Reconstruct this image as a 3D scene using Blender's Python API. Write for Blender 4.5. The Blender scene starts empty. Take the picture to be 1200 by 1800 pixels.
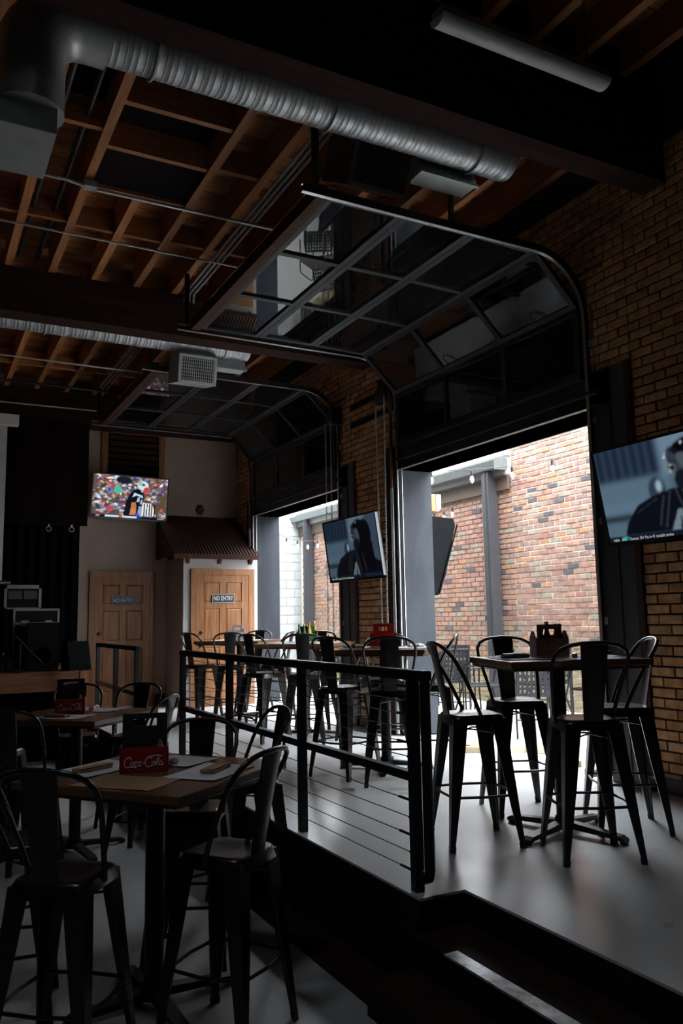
import bpy, math, random
import numpy as np
from mathutils import Matrix, Vector
random.seed(7)
SC = bpy.context.scene
COL = SC.collection
R = math.radians

# ------------------------------------------------------------------ camera
cam_d = bpy.data.cameras.new('camera')
cam = bpy.data.objects.new('camera', cam_d); COL.objects.link(cam)
cam_d.sensor_fit = 'VERTICAL'; cam_d.sensor_height = 36.0; cam_d.lens = 1430/1800*36.0
cam_d.clip_start = 0.02; cam_d.clip_end = 200
CAMZ = 1.30
cam.matrix_world = (Matrix.Translation((0, 0, CAMZ)) @ Matrix.Rotation(R(-27.85), 4, 'Z')
                    @ Matrix.Rotation(R(90+7.5), 4, 'X') @ Matrix.Rotation(R(-1.0), 4, 'Z'))
SC.camera = cam

# ------------------------------------------------------------------ sky (bright overcast), exposure
w = bpy.data.worlds.new('overcast_sky'); SC.world = w; w.use_nodes = True
bg = w.node_tree.nodes['Background']
bg.inputs[0].default_value = (0.87, 0.94, 1.0, 1); bg.inputs[1].default_value = 27.0
def portal(loc, rot, sx, sy):
    d = bpy.data.lights.new('daylight_portal', 'AREA'); d.shape = 'RECTANGLE'; d.size = sx; d.size_y = sy
    d.energy = 0.0; d.cycles.is_portal = True
    o = bpy.data.objects.new('daylight_portal', d); COL.objects.link(o); o.location = loc; o.rotation_euler = rot
    return o
SC.view_settings.view_transform = 'Standard'; SC.view_settings.look = 'None'
SC.view_settings.exposure = 0.0; SC.view_settings.gamma = 1.0; SC.view_settings.use_curve_mapping = False
SC.cycles.use_denoising = True
SC.cycles.max_bounces = 10; SC.cycles.diffuse_bounces = 6; SC.cycles.glossy_bounces = 4
SC.cycles.transparent_max_bounces = 16; SC.cycles.sample_clamp_indirect = 6.0

# ------------------------------------------------------------------ materials
MATS = {}
def nodes(m):
    m.use_nodes = True
    nt = m.node_tree
    return nt, nt.nodes['Principled BSDF'], nt.nodes.new, nt.links.new
def mat(name, c, rough=0.6, metal=0.0, var=0.0, scale=6.0, stretch=(1, 1, 1), bump=0.0, spec=0.5, c2=None, coat=0.0, rand=0.0, rvar=0.0):
    """plain colour with optional object-space noise variation towards c2, roughness variation and fine bump"""
    if name in MATS: return MATS[name]
    m = bpy.data.materials.new(name); MATS[name] = m
    nt, b, N, L = nodes(m)
    b.inputs['Roughness'].default_value = rough; b.inputs['Metallic'].default_value = metal
    b.inputs['Specular IOR Level'].default_value = spec
    if coat: b.inputs['Coat Weight'].default_value = coat; b.inputs['Coat Roughness'].default_value = 0.15
    b.inputs['Base Color'].default_value = (*c, 1)
    if var or c2 or bump or rvar:
        tc = N('ShaderNodeTexCoord'); mp = N('ShaderNodeMapping'); mp.inputs['Scale'].default_value = stretch
        L(tc.outputs['Object'], mp.inputs['Vector'])
        nz = N('ShaderNodeTexNoise'); nz.inputs['Scale'].default_value = scale; nz.inputs['Detail'].default_value = 6; nz.inputs['Roughness'].default_value = 0.62
        L(mp.outputs[0], nz.inputs['Vector'])
        if rand:
            oi = N('ShaderNodeObjectInfo'); va = N('ShaderNodeVectorMath'); va.operation = 'SCALE'
            co = N('ShaderNodeCombineXYZ'); L(oi.outputs['Random'], co.inputs[0]); L(oi.outputs['Random'], co.inputs[1]); L(oi.outputs['Random'], co.inputs[2])
            L(co.outputs[0], va.inputs[0]); va.inputs['Scale'].default_value = 37.0
            vb = N('ShaderNodeVectorMath'); vb.operation = 'ADD'; L(mp.outputs[0], vb.inputs[0]); L(va.outputs[0], vb.inputs[1]); L(vb.outputs[0], nz.inputs['Vector'])
        if var or c2:
            c2 = c2 or tuple(max(0, x*(1-var)) for x in c)
            cr = N('ShaderNodeValToRGB'); cr.color_ramp.elements[0].position = 0.34; cr.color_ramp.elements[1].position = 0.66
            cr.color_ramp.elements[0].color = (*c2, 1); cr.color_ramp.elements[1].color = (*c, 1)
            L(nz.outputs['Fac'], cr.inputs[0])
            if rand:
                mx = N('ShaderNodeMix'); mx.data_type = 'RGBA'; mx.blend_type = 'MULTIPLY'; mx.inputs[0].default_value = 1.0
                mr = N('ShaderNodeMapRange'); mr.inputs[3].default_value = 1-rand; mr.inputs[4].default_value = 1+rand
                L(oi.outputs['Random'], mr.inputs[0]); cb = N('ShaderNodeCombineColor')
                for k in range(3): L(mr.outputs[0], cb.inputs[k])
                L(cr.outputs[0], mx.inputs[6]); L(cb.outputs[0], mx.inputs[7]); L(mx.outputs[2], b.inputs['Base Color'])
            else:
                L(cr.outputs[0], b.inputs['Base Color'])
        if rvar:
            mr = N('ShaderNodeMapRange'); mr.inputs[1].default_value = .3; mr.inputs[2].default_value = .7
            mr.inputs[3].default_value = max(0.02, rough-rvar); mr.inputs[4].default_value = min(1, rough+rvar)
            L(nz.outputs['Fac'], mr.inputs[0]); L(mr.outputs[0], b.inputs['Roughness'])
        if bump:
            bp = N('ShaderNodeBump'); bp.inputs['Strength'].default_value = bump; bp.inputs['Distance'].default_value = 0.01
            L(nz.outputs['Fac'], bp.inputs['Height']); L(bp.outputs[0], b.inputs['Normal'])
    return m
def brickmat(name, cols, rough=0.85, noise=14, moss=False):
    """each brick its own tone: random per object and per mesh island"""
    m = bpy.data.materials.new(name); MATS[name] = m
    nt, b, N, L = nodes(m); b.inputs['Roughness'].default_value = rough; b.inputs['Specular IOR Level'].default_value = 0.25
    oi = N('ShaderNodeObjectInfo'); ge = N('ShaderNodeNewGeometry'); ad = N('ShaderNodeMath'); ad.operation = 'ADD'
    L(oi.outputs['Random'], ad.inputs[0]); L(ge.outputs['Random Per Island'], ad.inputs[1])
    fr = N('ShaderNodeMath'); fr.operation = 'FRACT'; L(ad.outputs[0], fr.inputs[0])
    cr = N('ShaderNodeValToRGB'); cr.color_ramp.interpolation = 'CONSTANT'
    n = len(cols)
    while len(cr.color_ramp.elements) < n: cr.color_ramp.elements.new(0.5)
    for i, (p, c) in enumerate(cols):
        cr.color_ramp.elements[i].position = p
    for i, (p, c) in enumerate(cols): cr.color_ramp.elements[i].color = (*c, 1)
    L(fr.outputs[0], cr.inputs[0])
    tc = N('ShaderNodeNewGeometry'); nz = N('ShaderNodeTexNoise'); nz.inputs['Scale'].default_value = noise; nz.inputs['Detail'].default_value = 8
    L(tc.outputs['Position'], nz.inputs['Vector'])
    mr = N('ShaderNodeMapRange'); mr.inputs[1].default_value = .25; mr.inputs[2].default_value = .75; mr.inputs[3].default_value = .6; mr.inputs[4].default_value = 1.3
    L(nz.outputs['Fac'], mr.inputs[0]); cb = N('ShaderNodeCombineColor')
    for k in range(3): L(mr.outputs[0], cb.inputs[k])
    mx = N('ShaderNodeMix'); mx.data_type = 'RGBA'; mx.blend_type = 'MULTIPLY'; mx.inputs[0].default_value = 1
    L(cr.outputs[0], mx.inputs[6]); L(cb.outputs[0], mx.inputs[7]); L(mx.outputs[2], b.inputs['Base Color'])
    if moss:     # greenish growth in patches low on the wall
        sp = N('ShaderNodeSeparateXYZ'); L(tc.outputs['Position'], sp.inputs[0])
        n2 = N('ShaderNodeTexNoise'); n2.inputs['Scale'].default_value = 1.6; n2.inputs['Detail'].default_value = 5; L(tc.outputs['Position'], n2.inputs['Vector'])
        mz = N('ShaderNodeMapRange'); mz.inputs[1].default_value = 2.2; mz.inputs[2].default_value = .2; mz.inputs[3].default_value = -.45; mz.inputs[4].default_value = .35; L(sp.outputs[2], mz.inputs[0])
        ad2 = N('ShaderNodeMath'); ad2.operation = 'ADD'; L(n2.outputs['Fac'], ad2.inputs[0]); L(mz.outputs[0], ad2.inputs[1])
        m3 = N('ShaderNodeMapRange'); m3.inputs[1].default_value = .42; m3.inputs[2].default_value = .9; m3.inputs[3].default_value = 0; m3.inputs[4].default_value = .75; L(ad2.outputs[0], m3.inputs[0])
        mg = N('ShaderNodeMix'); mg.data_type = 'RGBA'; L(m3.outputs[0], mg.inputs[0]); L(mx.outputs[2], mg.inputs[6]); mg.inputs[7].default_value = (.21, .19, .10, 1); L(mg.outputs[2], b.inputs['Base Color'])
    bp = N('ShaderNodeBump'); bp.inputs['Strength'].default_value = .5; bp.inputs['Distance'].default_value = .01
    L(nz.outputs['Fac'], bp.inputs['Height']); L(bp.outputs[0], b.inputs['Normal'])
    return m
def glassmat(name, ior=1.7, tint=(0.93, 0.95, 0.95), dirt=0.008):
    m = bpy.data.materials.new(name); MATS[name] = m; m.use_nodes = True; nt = m.node_tree; N = nt.nodes.new; L = nt.links.new
    nt.nodes.remove(nt.nodes['Principled BSDF']); out = nt.nodes['Material Output']
    t = N('ShaderNodeBsdfTransparent'); t.inputs[0].default_value = (*tint, 1)
    g = N('ShaderNodeBsdfGlossy'); g.inputs['Roughness'].default_value = 0.015
    d = N('ShaderNodeBsdfDiffuse'); d.inputs[0].default_value = (.5, .5, .5, 1)
    f = N('ShaderNodeFresnel'); f.inputs['IOR'].default_value = ior
    m1 = N('ShaderNodeMixShader'); L(f.outputs[0], m1.inputs[0]); L(t.outputs[0], m1.inputs[1]); L(g.outputs[0], m1.inputs[2])
    m2 = N('ShaderNodeMixShader'); m2.inputs[0].default_value = dirt; L(m1.outputs[0], m2.inputs[1]); L(d.outputs[0], m2.inputs[2])
    L(m2.outputs[0], out.inputs[0]); return m
def screenmat(name, strength):
    m = bpy.data.materials.new(name); MATS[name] = m; nt, b, N, L = nodes(m)
    a = N('ShaderNodeVertexColor'); a.layer_name = 'Col'
    b.inputs['Base Color'].default_value = (0.004, 0.004, 0.005, 1); b.inputs['Roughness'].default_value = 0.35; b.inputs['Specular IOR Level'].default_value = 0.08
    L(a.outputs[0], b.inputs['Emission Color']); b.inputs['Emission Strength'].default_value = strength; return m
def emit(name, c, s):
    m = bpy.data.materials.new(name); MATS[name] = m; nt, b, N, L = nodes(m)
    b.inputs['Base Color'].default_value = (0, 0, 0, 1); b.inputs['Emission Color'].default_value = (*c, 1); b.inputs['Emission Strength'].default_value = s; return m

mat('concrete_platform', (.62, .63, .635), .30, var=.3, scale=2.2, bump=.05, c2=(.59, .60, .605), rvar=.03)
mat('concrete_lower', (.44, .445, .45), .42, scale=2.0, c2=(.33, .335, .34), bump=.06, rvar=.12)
mat('maroon_paint', (.030, .010, .009), .8, var=.3, scale=5, bump=.05, spec=.15)
mat('pale_nosing', (.50, .51, .52), .30, c2=(.12, .10, .10), scale=16, bump=.15)
mat('patio_concrete', (.66, .66, .64), .85, c2=(.58, .57, .54), scale=3, bump=.1)
mat('patio_ground_far', (.25, .25, .24), .9)
mat('beam_wood', (.034, .015, .011), .85, c2=(.020, .009, .007), scale=5, stretch=(.25, 3, 3), bump=.15, spec=.12)
mat('joist_wood', (.42, .165, .050), .65, c2=(.25, .085, .025), scale=7, stretch=(5, .35, 5), bump=.1, rand=.25)
mat('joist_wood_x', (.36, .135, .042), .65, c2=(.21, .075, .022), scale=7, stretch=(.35, 5, 5), bump=.1, rand=.25)
mat('deck_plank', (.42, .155, .040), .7, c2=(.22, .075, .018), scale=5, stretch=(.5, 6, 6), bump=.12, rand=.35)
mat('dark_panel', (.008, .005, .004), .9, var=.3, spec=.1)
mat('galvanised', (.52, .53, .53), .48, 0.75, c2=(.44, .45, .46), scale=18, bump=.02, rvar=.06)
mat('sheet_grey', (.42, .44, .43), .5, 0.5, c2=(.34, .36, .35), scale=8)
mat('plenum_brown', (.075, .040, .026), .7, c2=(.05, .026, .017), scale=6)
mat('white_enamel', (.84, .84, .82), .4, var=.08, scale=5)
mat('track_steel', (.55, .55, .54), .32, .9)
mat('track_dark', (.06, .054, .050), .45, .7)
mat('register_brown', (.050, .030, .022), .5, .3)
mat('door_frame_metal', (.020, .020, .023), .5, 0, var=.2, scale=9, spec=.25)
mat('jamb_bluegrey', (.034, .038, .046), .7, 0, c2=(.022, .025, .032), scale=3.0, stretch=(2, 2, .6), bump=.04, spec=.2)
mat('jamb_dark', (.030, .031, .035), .5, .2, var=.2)
mat('jamb_panel_dark', (.055, .056, .062), .5, .2, var=.2)
mat('jamb_brown', (.060, .026, .015), .65, c2=(.035, .014, .009), scale=6, stretch=(4, 4, .5), bump=.1, spec=.15)
mat('lintel_underside', (.16, .115, .095), .6, var=.2, scale=5)
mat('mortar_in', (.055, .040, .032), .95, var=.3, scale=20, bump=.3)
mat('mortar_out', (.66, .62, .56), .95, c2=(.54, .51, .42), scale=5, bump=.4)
brickmat('brick_tan', [(0, (.55, .29, .13)), (.2, (.60, .33, .155)), (.45, (.50, .25, .105)), (.7, (.56, .27, .115)), (.88, (.42, .20, .095))])
brickmat('brick_red', [(0, (.26, .135, .105)), (.18, (.30, .170, .130)), (.36, (.25, .160, .125)), (.52, (.31, .180, .130)), (.66, (.23, .140, .115)), (.78, (.32, .165, .095)), (.86, (.25, .205, .16)), (.95, (.085, .075, .078))], moss=True)
mat('block_pale', (.40, .41, .405), .9, c2=(.33, .34, .34), scale=4, bump=.3, rand=.1)
mat('mortar_block', (.24, .24, .24), .95)
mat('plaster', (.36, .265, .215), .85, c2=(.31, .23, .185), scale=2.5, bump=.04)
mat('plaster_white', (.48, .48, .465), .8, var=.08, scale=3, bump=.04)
mat('skirting', (.05, .018, .014), .6)
mat('door_pine', (.36, .150, .050), .45, c2=(.15, .052, .016), scale=4, stretch=(9, 9, .55), bump=.12)
mat('door_pine_dark', (.36, .150, .046), .45, c2=(.16, .055, .017), scale=4, stretch=(9, 9, .55), bump=.12)
mat('sign_navy', (.020, .022, .035), .4, .2)
mat('sign_white', (.75, .75, .72), .5)
mat('rust_roof', (.075, .032, .018), .7, .2, c2=(.035, .016, .010), scale=9, stretch=(6, 1, 1), bump=.2)
mat('gunmetal', (.050, .045, .042), .30, .8, c2=(.044, .040, .037), scale=9, rvar=.04)
mat('black_iron', (.020, .020, .021), .42, .5, var=.3, scale=12)
mat('rail_black', (.016, .016, .017), .38, .4, var=.2, scale=9)
mat('cable_steel', (.22, .21, .20), .35, .9)
mat('table_wood', (.17, .078, .036), .26, c2=(.135, .060, .028), scale=4, stretch=(.8, 9, 9), bump=.01)
mat('table_edge', (.11, .046, .022), .5, c2=(.07, .03, .015), scale=6)
mat('paper', (.66, .66, .69), .8, c2=(.56, .56, .60), scale=14)
mat('napkin', (.36, .20, .11), .85, var=.15, scale=12)
mat('napkin_white', (.62, .62, .60), .85, var=.1, scale=12)
mat('menu_dark', (.05, .05, .055), .5)
mat('coke_red', (.40, .010, .014), .5, var=.12, scale=8)
mat('script_white', (.70, .60, .58), .6)
mat('divider_black', (.022, .024, .028), .6, var=.2)
mat('bottle_green', (.03, .12, .045), .15)
mat('bottle_yellow', (.62, .36, .05), .35)
mat('sauce_orange', (.34, .15, .05), .4)
mat('bottle_brown', (.06, .025, .010), .15)
mat('cap_white', (.7, .7, .68), .4)
mat('carton_white', (.72, .73, .76), .6, var=.08)
mat('carton_blue', (.05, .07, .16), .5)
mat('carton_red', (.55, .025, .03), .5, var=.15)
mat('carton_brown', (.30, .15, .10), .6, c2=(.18, .08, .06), scale=12)
mat('carton_lilac', (.34, .28, .38), .6)
mat('carton_gold', (.42, .17, .05), .5)
mat('tv_bezel', (.012, .012, .013), .3)
mat('tv_back', (.020, .019, .018), .6, var=.2)
mat('curtain_black', (.0035, .0035, .004), 1.0, var=.3, scale=20, spec=.05)
mat('valance_dark', (.010, .005, .004), 1.0, var=.3, scale=20, spec=.05)
mat('speaker_black', (.005, .0052, .006), .8, var=.2, scale=30, spec=.12)
mat('case_alu', (.20, .19, .18), .5, .8)
mat('case_black', (.006, .006, .0065), .7, var=.2, spec=.15)
mat('stage_wood', (.24, .095, .032), .6, c2=(.13, .048, .016), scale=5, stretch=(.5, 6, 6), bump=.1)
mat('screen_cloth', (.6, .6, .58), .85)
mat('cover_vinyl', (.005, .0055, .0065), .7, c2=(.0035, .0038, .0045), scale=8, bump=.25, spec=.06)
mat('gutter_grey', (.13, .14, .135), .5, .2, var=.1)
mat('post_grey', (.036, .035, .040), .6, .2, var=.15, scale=4)
mat('soffit_brown', (.075, .052, .038), .7, var=.2)
mat('lamp_box', (.42, .17, .07), .6, c2=(.28, .12, .06), scale=8)
mat('mesh_black', (.014, .0145, .016), .6, 0, spec=.2)
mat('block_wood', (.34, .27, .17), .7, c2=(.26, .20, .12), scale=6)
mat('bulb_glass', (.75, .72, .62), .15)
mat('wire_black', (.012, .012, .012), .6)
mat('blue_plastic', (.03, .10, .42), .5)
mat('brass_knob', (.12, .07, .03), .35, .8)
mat('alarm_brown', (.07, .045, .03), .5, .3)
mat('wall_dark', (.10, .06, .045), .9, var=.2)
mat('spring_steel', (.10, .09, .085), .4, .8)
mat('copper_conduit', (.30, .14, .08), .35, .9)
glassmat('pane_glass'); glassmat('window_glass', 1.5)

# ------------------------------------------------------------------ geometry helpers
class MB:
    def __init__(s): s.v = []; s.f = []
    def add(s, vs, fs):
        o = len(s.v); s.v.extend([tuple(p) for p in vs]); s.f.extend([tuple(i+o for i in f) for f in fs]); return s
    def box(s, x0, x1, y0, y1, z0, z1):
        if x1 < x0: x0, x1 = x1, x0
        if y1 < y0: y0, y1 = y1, y0
        if z1 < z0: z0, z1 = z1, z0
        return s.add([(x0,y0,z0),(x1,y0,z0),(x1,y1,z0),(x0,y1,z0),(x0,y0,z1),(x1,y0,z1),(x1,y1,z1),(x0,y1,z1)],
                     [(0,3,2,1),(4,5,6,7),(0,1,5,4),(1,2,6,5),(2,3,7,6),(3,0,4,7)])
    def bbox(s, x0, x1, y0, y1, z0, z1, b=.005):
        """box with chamfered vertical and top edges"""
        vs = []; 
        def ring(z, i): return [(x0+i+b,y0+i,z),(x1-i-b,y0+i,z),(x1-i,y0+i+b,z),(x1-i,y1-i-b,z),(x1-i-b,y1-i,z),(x0+i+b,y1-i,z),(x0+i,y1-i-b,z),(x0+i,y0+i+b,z)]
        rs = [ring(z0, b*.6), ring(z0+b, 0), ring(z1-b, 0), ring(z1, b*.6)]
        for r in rs: vs += r
        fs = [tuple(range(7, -1, -1)), tuple(range(24, 32))]
        for k in range(3):
            for i in range(8): fs.append((k*8+i, k*8+(i+1)%8, k*8+8+(i+1)%8, k*8+8+i))
        return s.add(vs, fs)
    def obox(s, M, sx, sy, sz):
        t = MB().box(-sx/2, sx/2, -sy/2, sy/2, -sz/2, sz/2)
        return s.add([M @ Vector(p) for p in t.v], t.f)
    def xf(s, M):
        s.v = [tuple(M @ Vector(p)) for p in s.v]; return s
    def bar(s, p0, p1, w, h, up=(0, 0, 1)):
        p0 = Vector(p0); p1 = Vector(p1); d = (p1-p0).normalized(); u = Vector(up)
        sd = d.cross(u)
        if sd.length < 1e-4: sd = d.cross(Vector((1, 0, 0)))
        sd.normalize(); u = sd.cross(d)
        vs = []
        for p in (p0, p1):
            for a, b in ((-1,-1),(1,-1),(1,1),(-1,1)): vs.append(p+sd*a*w/2+u*b*h/2)
        return s.add(vs, [(0,1,2,3),(7,6,5,4),(0,4,5,1),(1,5,6,2),(2,6,7,3),(3,7,4,0)])
    def tube(s, pts, r, n=8, closed=False, caps=True):
        pts = [Vector(p) for p in pts]; m = len(pts); rs = r if isinstance(r, (list, tuple)) else [r]*m
        vs = []; fs = []; u = None
        for i, p in enumerate(pts):
            if closed: d = pts[(i+1) % m]-pts[i-1]
            else: d = pts[min(i+1, m-1)]-pts[max(i-1, 0)]
            d.normalize()
            if u is None:
                a = Vector((0, 0, 1)) if abs(d.z) < .9 else Vector((1, 0, 0))
                u = (a-d*a.dot(d)).normalized()
            else:
                u = (u-d*u.dot(d)).normalized()
            v = d.cross(u)
            for k in range(n):
                t = 2*math.pi*k/n; vs.append(p+(u*math.cos(t)+v*math.sin(t))*rs[i])
        for i in range(m if closed else m-1):
            j = (i+1) % m
            for k in range(n): fs.append((i*n+k, i*n+(k+1) % n, j*n+(k+1) % n, j*n+k))
        if caps and not closed:
            fs.append(tuple(range(n-1, -1, -1))); fs.append(tuple(range((m-1)*n, m*n)))
        return s.add(vs, fs)
    def cyl(s, p0, p1, r0, r1=None, n=16): return s.tube([p0, p1], [r0, r0 if r1 is None else r1], n)
    def lathe(s, prof, n=20, c=(0, 0, 0)):
        vs = []; fs = []
        for r, z in prof:
            for k in range(n): t = 2*math.pi*k/n; vs.append((c[0]+r*math.cos(t), c[1]+r*math.sin(t), c[2]+z))
        for i in range(len(prof)-1):
            for k in range(n): fs.append((i*n+k, i*n+(k+1) % n, (i+1)*n+(k+1) % n, (i+1)*n+k))
        fs.append(tuple(range(n-1, -1, -1))); fs.append(tuple(range((len(prof)-1)*n, len(prof)*n)))
        return s.add(vs, fs)
    def prism(s, poly, a, b, axis='y'):
        """extrude a 2-D polygon between a and b along the axis"""
        n = len(poly)
        def P(p, t): return (p[0], t, p[1]) if axis == 'y' else ((t, p[0], p[1]) if axis == 'x' else (p[0], p[1], t))
        vs = [P(p, a) for p in poly]+[P(p, b) for p in poly]
        fs = [tuple(range(n)), tuple(range(2*n-1, n-1, -1))]+[(i, i+n, (i+1) % n+n, (i+1) % n) for i in range(n)]
        return s.add(vs, fs)
    def mesh(s, name, m, smooth=False):
        me = bpy.data.meshes.new(name); me.from_pydata([tuple(p) for p in s.v], [], s.f)
        import bmesh
        bm = bmesh.new(); bm.from_mesh(me); bmesh.ops.recalc_face_normals(bm, faces=bm.faces); bm.to_mesh(me); bm.free()
        if m: me.materials.append(MATS[m] if isinstance(m, str) else m)
        if smooth:
            me.polygons.foreach_set('use_smooth', [True]*len(me.polygons))
            try: me.set_sharp_from_angle(angle=R(42))
            except Exception: pass
        return me
    def build(s, name, m, parent=None, smooth=False, loc=None):
        return link(name, s.mesh(name, m, smooth), parent, loc)
def link(name, me, parent=None, loc=None):
    o = bpy.data.objects.new(name, me); COL.objects.link(o)
    if parent is not None: o.parent = parent
    if loc is not None: o.location = loc
    return o
def tag(o, label, cat, group=None, kind=None):
    o['label'] = label; o['category'] = cat
    if group: o['group'] = group
    if kind: o['kind'] = kind
    return o
def thing(name, label, cat, loc=(0, 0, 0), rz=0, group=None, kind=None):
    o = bpy.data.objects.new(name, None); COL.objects.link(o); o.empty_display_size = .1
    o.location = loc; o.rotation_euler = (0, 0, rz); return tag(o, label, cat, group, kind)
KIDS = {}
def kids(o): return [c for c in bpy.data.objects if c.parent == o]
def tree(o): return (o, [tree(c) for c in kids(o)])
def copy_tree(t, parent=None):
    o, ch = t; c = o.copy(); COL.objects.link(c)
    if parent is not None: c.parent = parent
    for k in ch: copy_tree(k, c)
    return c
def text(name, s, size, m, parent, loc, rot, ext=.001, shear=0, align='CENTER', sx=1.0):
    cu = bpy.data.curves.new(name, 'FONT'); cu.body = s; cu.size = size; cu.extrude = ext; cu.shear = shear
    cu.align_x = align; cu.align_y = 'CENTER'; cu.materials.append(MATS[m]); cu.resolution_u = 3
    tmp = bpy.data.objects.new('tmp', cu); COL.objects.link(tmp)
    me = bpy.data.meshes.new_from_object(tmp.evaluated_get(bpy.context.evaluated_depsgraph_get())); bpy.data.objects.remove(tmp)
    if not me.materials: me.materials.append(MATS[m])
    me.name = name
    o = link(name, me, parent, loc); o.rotation_euler = rot; o.scale = (sx, 1, 1)
    return o
def struct(name, mb, m, label, cat, smooth=False): return tag(mb.build(name, m, None, smooth), label, cat, kind='structure')

# ------------------------------------------------------------------ the setting
ZL = -0.44                      # lower floor; the platform top is z = 0
XW = 4.95; XO = 5.35            # garage wall inner and outer face
PE = 2.165                      # platform edge
D1 = (4.85, 7.90); D2 = (9.35, 12.40)   # door openings along y
YB = 13.30                      # back wall
ZJ = 4.90; ZD = 5.17; ZJ0 = 5.30; ZD0 = 5.57            # joist underside, deck underside
XL = -6.0; YR = -5.0            # far walls out of frame
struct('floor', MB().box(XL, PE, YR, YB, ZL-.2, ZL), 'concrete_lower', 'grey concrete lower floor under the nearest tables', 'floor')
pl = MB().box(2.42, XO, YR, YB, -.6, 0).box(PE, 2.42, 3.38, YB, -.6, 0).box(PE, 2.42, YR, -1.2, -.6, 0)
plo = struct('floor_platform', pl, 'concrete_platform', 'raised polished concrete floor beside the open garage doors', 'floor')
MB().box(PE-.004, PE, 3.38, YB, ZL, -.012).box(2.416, 2.42, -1.2, 3.38, -.147, -.012).box(PE, 2.42, 3.376, 3.38, ZL, -.012).build('riser_face', 'maroon_paint', plo)
st = thing('floor_step', 'dark painted concrete steps leading down from the platform', 'steps', kind='structure')
MB().box(2.12, 2.42, -1.2, 3.376, -.44, -.150).build('step_tread', 'maroon_paint', st)
MB().box(2.112, 2.185, -1.2, 3.12, -.156, -.146).build('nosing_strip', 'pale_nosing', st)  # paler strip along the front edge of the tread
MB().box(1.87, 2.12, -1.2, 3.376, ZL, -.293).build('lower_step', 'maroon_paint', st)
MB().box(1.915, PE-.004, 3.376, YB, ZL-.05, ZL+.002).build('painted_band', 'maroon_paint', st)
struct('ground', MB().box(-40, 40, -40, 40, -.75, -.65), 'patio_ground_far', 'grey ground stretching around the building', 'ground')  # wide ground added out of view to block sky light from below
struct('wall_blocker', MB().box(5.0, XO, YB+.21, 17.45, -.3, 6.2), 'mortar_block', 'plain unseen wall added to keep light off the far patio', 'wall')  # unseen wall added to stop light flooding the far patio
struct('patio_ground', MB().box(XO, 9.0, 2.0, 22.0, -.6, -.005), 'patio_concrete', 'pale concrete patio ground outside the openings', 'patio')

# garage wall shell (mortar), openings left free
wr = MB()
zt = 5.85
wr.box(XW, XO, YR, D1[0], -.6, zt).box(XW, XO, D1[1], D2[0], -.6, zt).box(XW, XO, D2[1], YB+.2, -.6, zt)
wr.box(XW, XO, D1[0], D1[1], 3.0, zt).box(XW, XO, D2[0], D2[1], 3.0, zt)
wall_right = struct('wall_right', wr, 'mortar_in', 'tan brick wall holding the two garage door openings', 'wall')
BR_L, BR_H, MO = .205, .0655, .011
def bricks(parent, mname, axis_fix, face, sgn, regions, limit, bl=BR_L, bh=BR_H, mo=MO, depth=.012, name='brick', jit=.003, key=None):
    """bricks on a plane; axis_fix 'x' (wall along y) or 'y' (wall along x); the largest in view become parts"""
    allb = []
    for (u0, u1, z0, z1) in regions:
        row = int(math.floor(z0/(bh+mo)))
        while row*(bh+mo) < z1-.02:
            za = max(z0, row*(bh+mo)); zb = min(z1, row*(bh+mo)+bh)
            off = (row % 2)*(bl+mo)/2
            k = int(math.floor((u0-off)/(bl+mo)))
            while True:
                a = k*(bl+mo)+off; b = a+bl; k += 1
                if a > u1-.02: break
                a = max(a, u0); b = min(b, u1)
                if b-a < .03 or zb-za < .02: continue
                allb.append((a, b, za, zb))
            row += 1
    camp = Vector((0, 0, CAMZ))
    def dist(q):
        u, z = (q[0]+q[1])/2, (q[2]+q[3])/2
        p = Vector((face, u, z)) if axis_fix == 'x' else Vector((u, face, z))
        return (p-camp).length
    allb.sort(key=key or dist)
    cache = {}
    rest = MB()
    for i, (a, b, za, zb) in enumerate(allb):
        d = depth+random.uniform(-jit, jit); L_ = round((b-a)/.005)*.005; Hh = round((zb-za)/.004)*.004
        u, z = (a+b)/2, (za+zb)/2
        def geo(L_, Hh):
            c = .004; m = MB()
            def P(uu, zz, nn): return (sgn*nn, uu, zz) if axis_fix == 'x' else (uu, sgn*nn, zz)
            vs = [P(-L_/2, -Hh/2, -.004), P(L_/2, -Hh/2, -.004), P(L_/2, Hh/2, -.004), P(-L_/2, Hh/2, -.004),
                  P(-L_/2, -Hh/2, depth-c), P(L_/2, -Hh/2, depth-c), P(L_/2, Hh/2, depth-c), P(-L_/2, Hh/2, depth-c),
                  P(-L_/2+c, -Hh/2+c, depth), P(L_/2-c, -Hh/2+c, depth), P(L_/2-c, Hh/2-c, depth), P(-L_/2+c, Hh/2-c, depth)]
            return m.add(vs, [(0,1,5,4),(1,2,6,5),(2,3,7,6),(3,0,4,7),(4,5,9,8),(5,6,10,9),(6,7,11,10),(7,4,8,11),(8,9,10,11)])
        nn = sgn*(d-depth)
        loc = (face+nn, u, z) if axis_fix == 'x' else (u, face+nn, z)
        if i < limit:
            kk = (round(L_, 3), round(Hh, 3))
            if kk not in cache: cache[kk] = geo(L_, Hh).mesh(name, mname)
            link(name, cache[kk], parent, loc)
        else:
            g = geo(L_, Hh); rest.add([(p[0]+loc[0], p[1]+loc[1], p[2]+loc[2]) for p in g.v], g.f)
    if rest.v:
        o = rest.build(name+'_field', mname, parent); o['kind'] = 'stuff'
    return len(allb)
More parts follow.
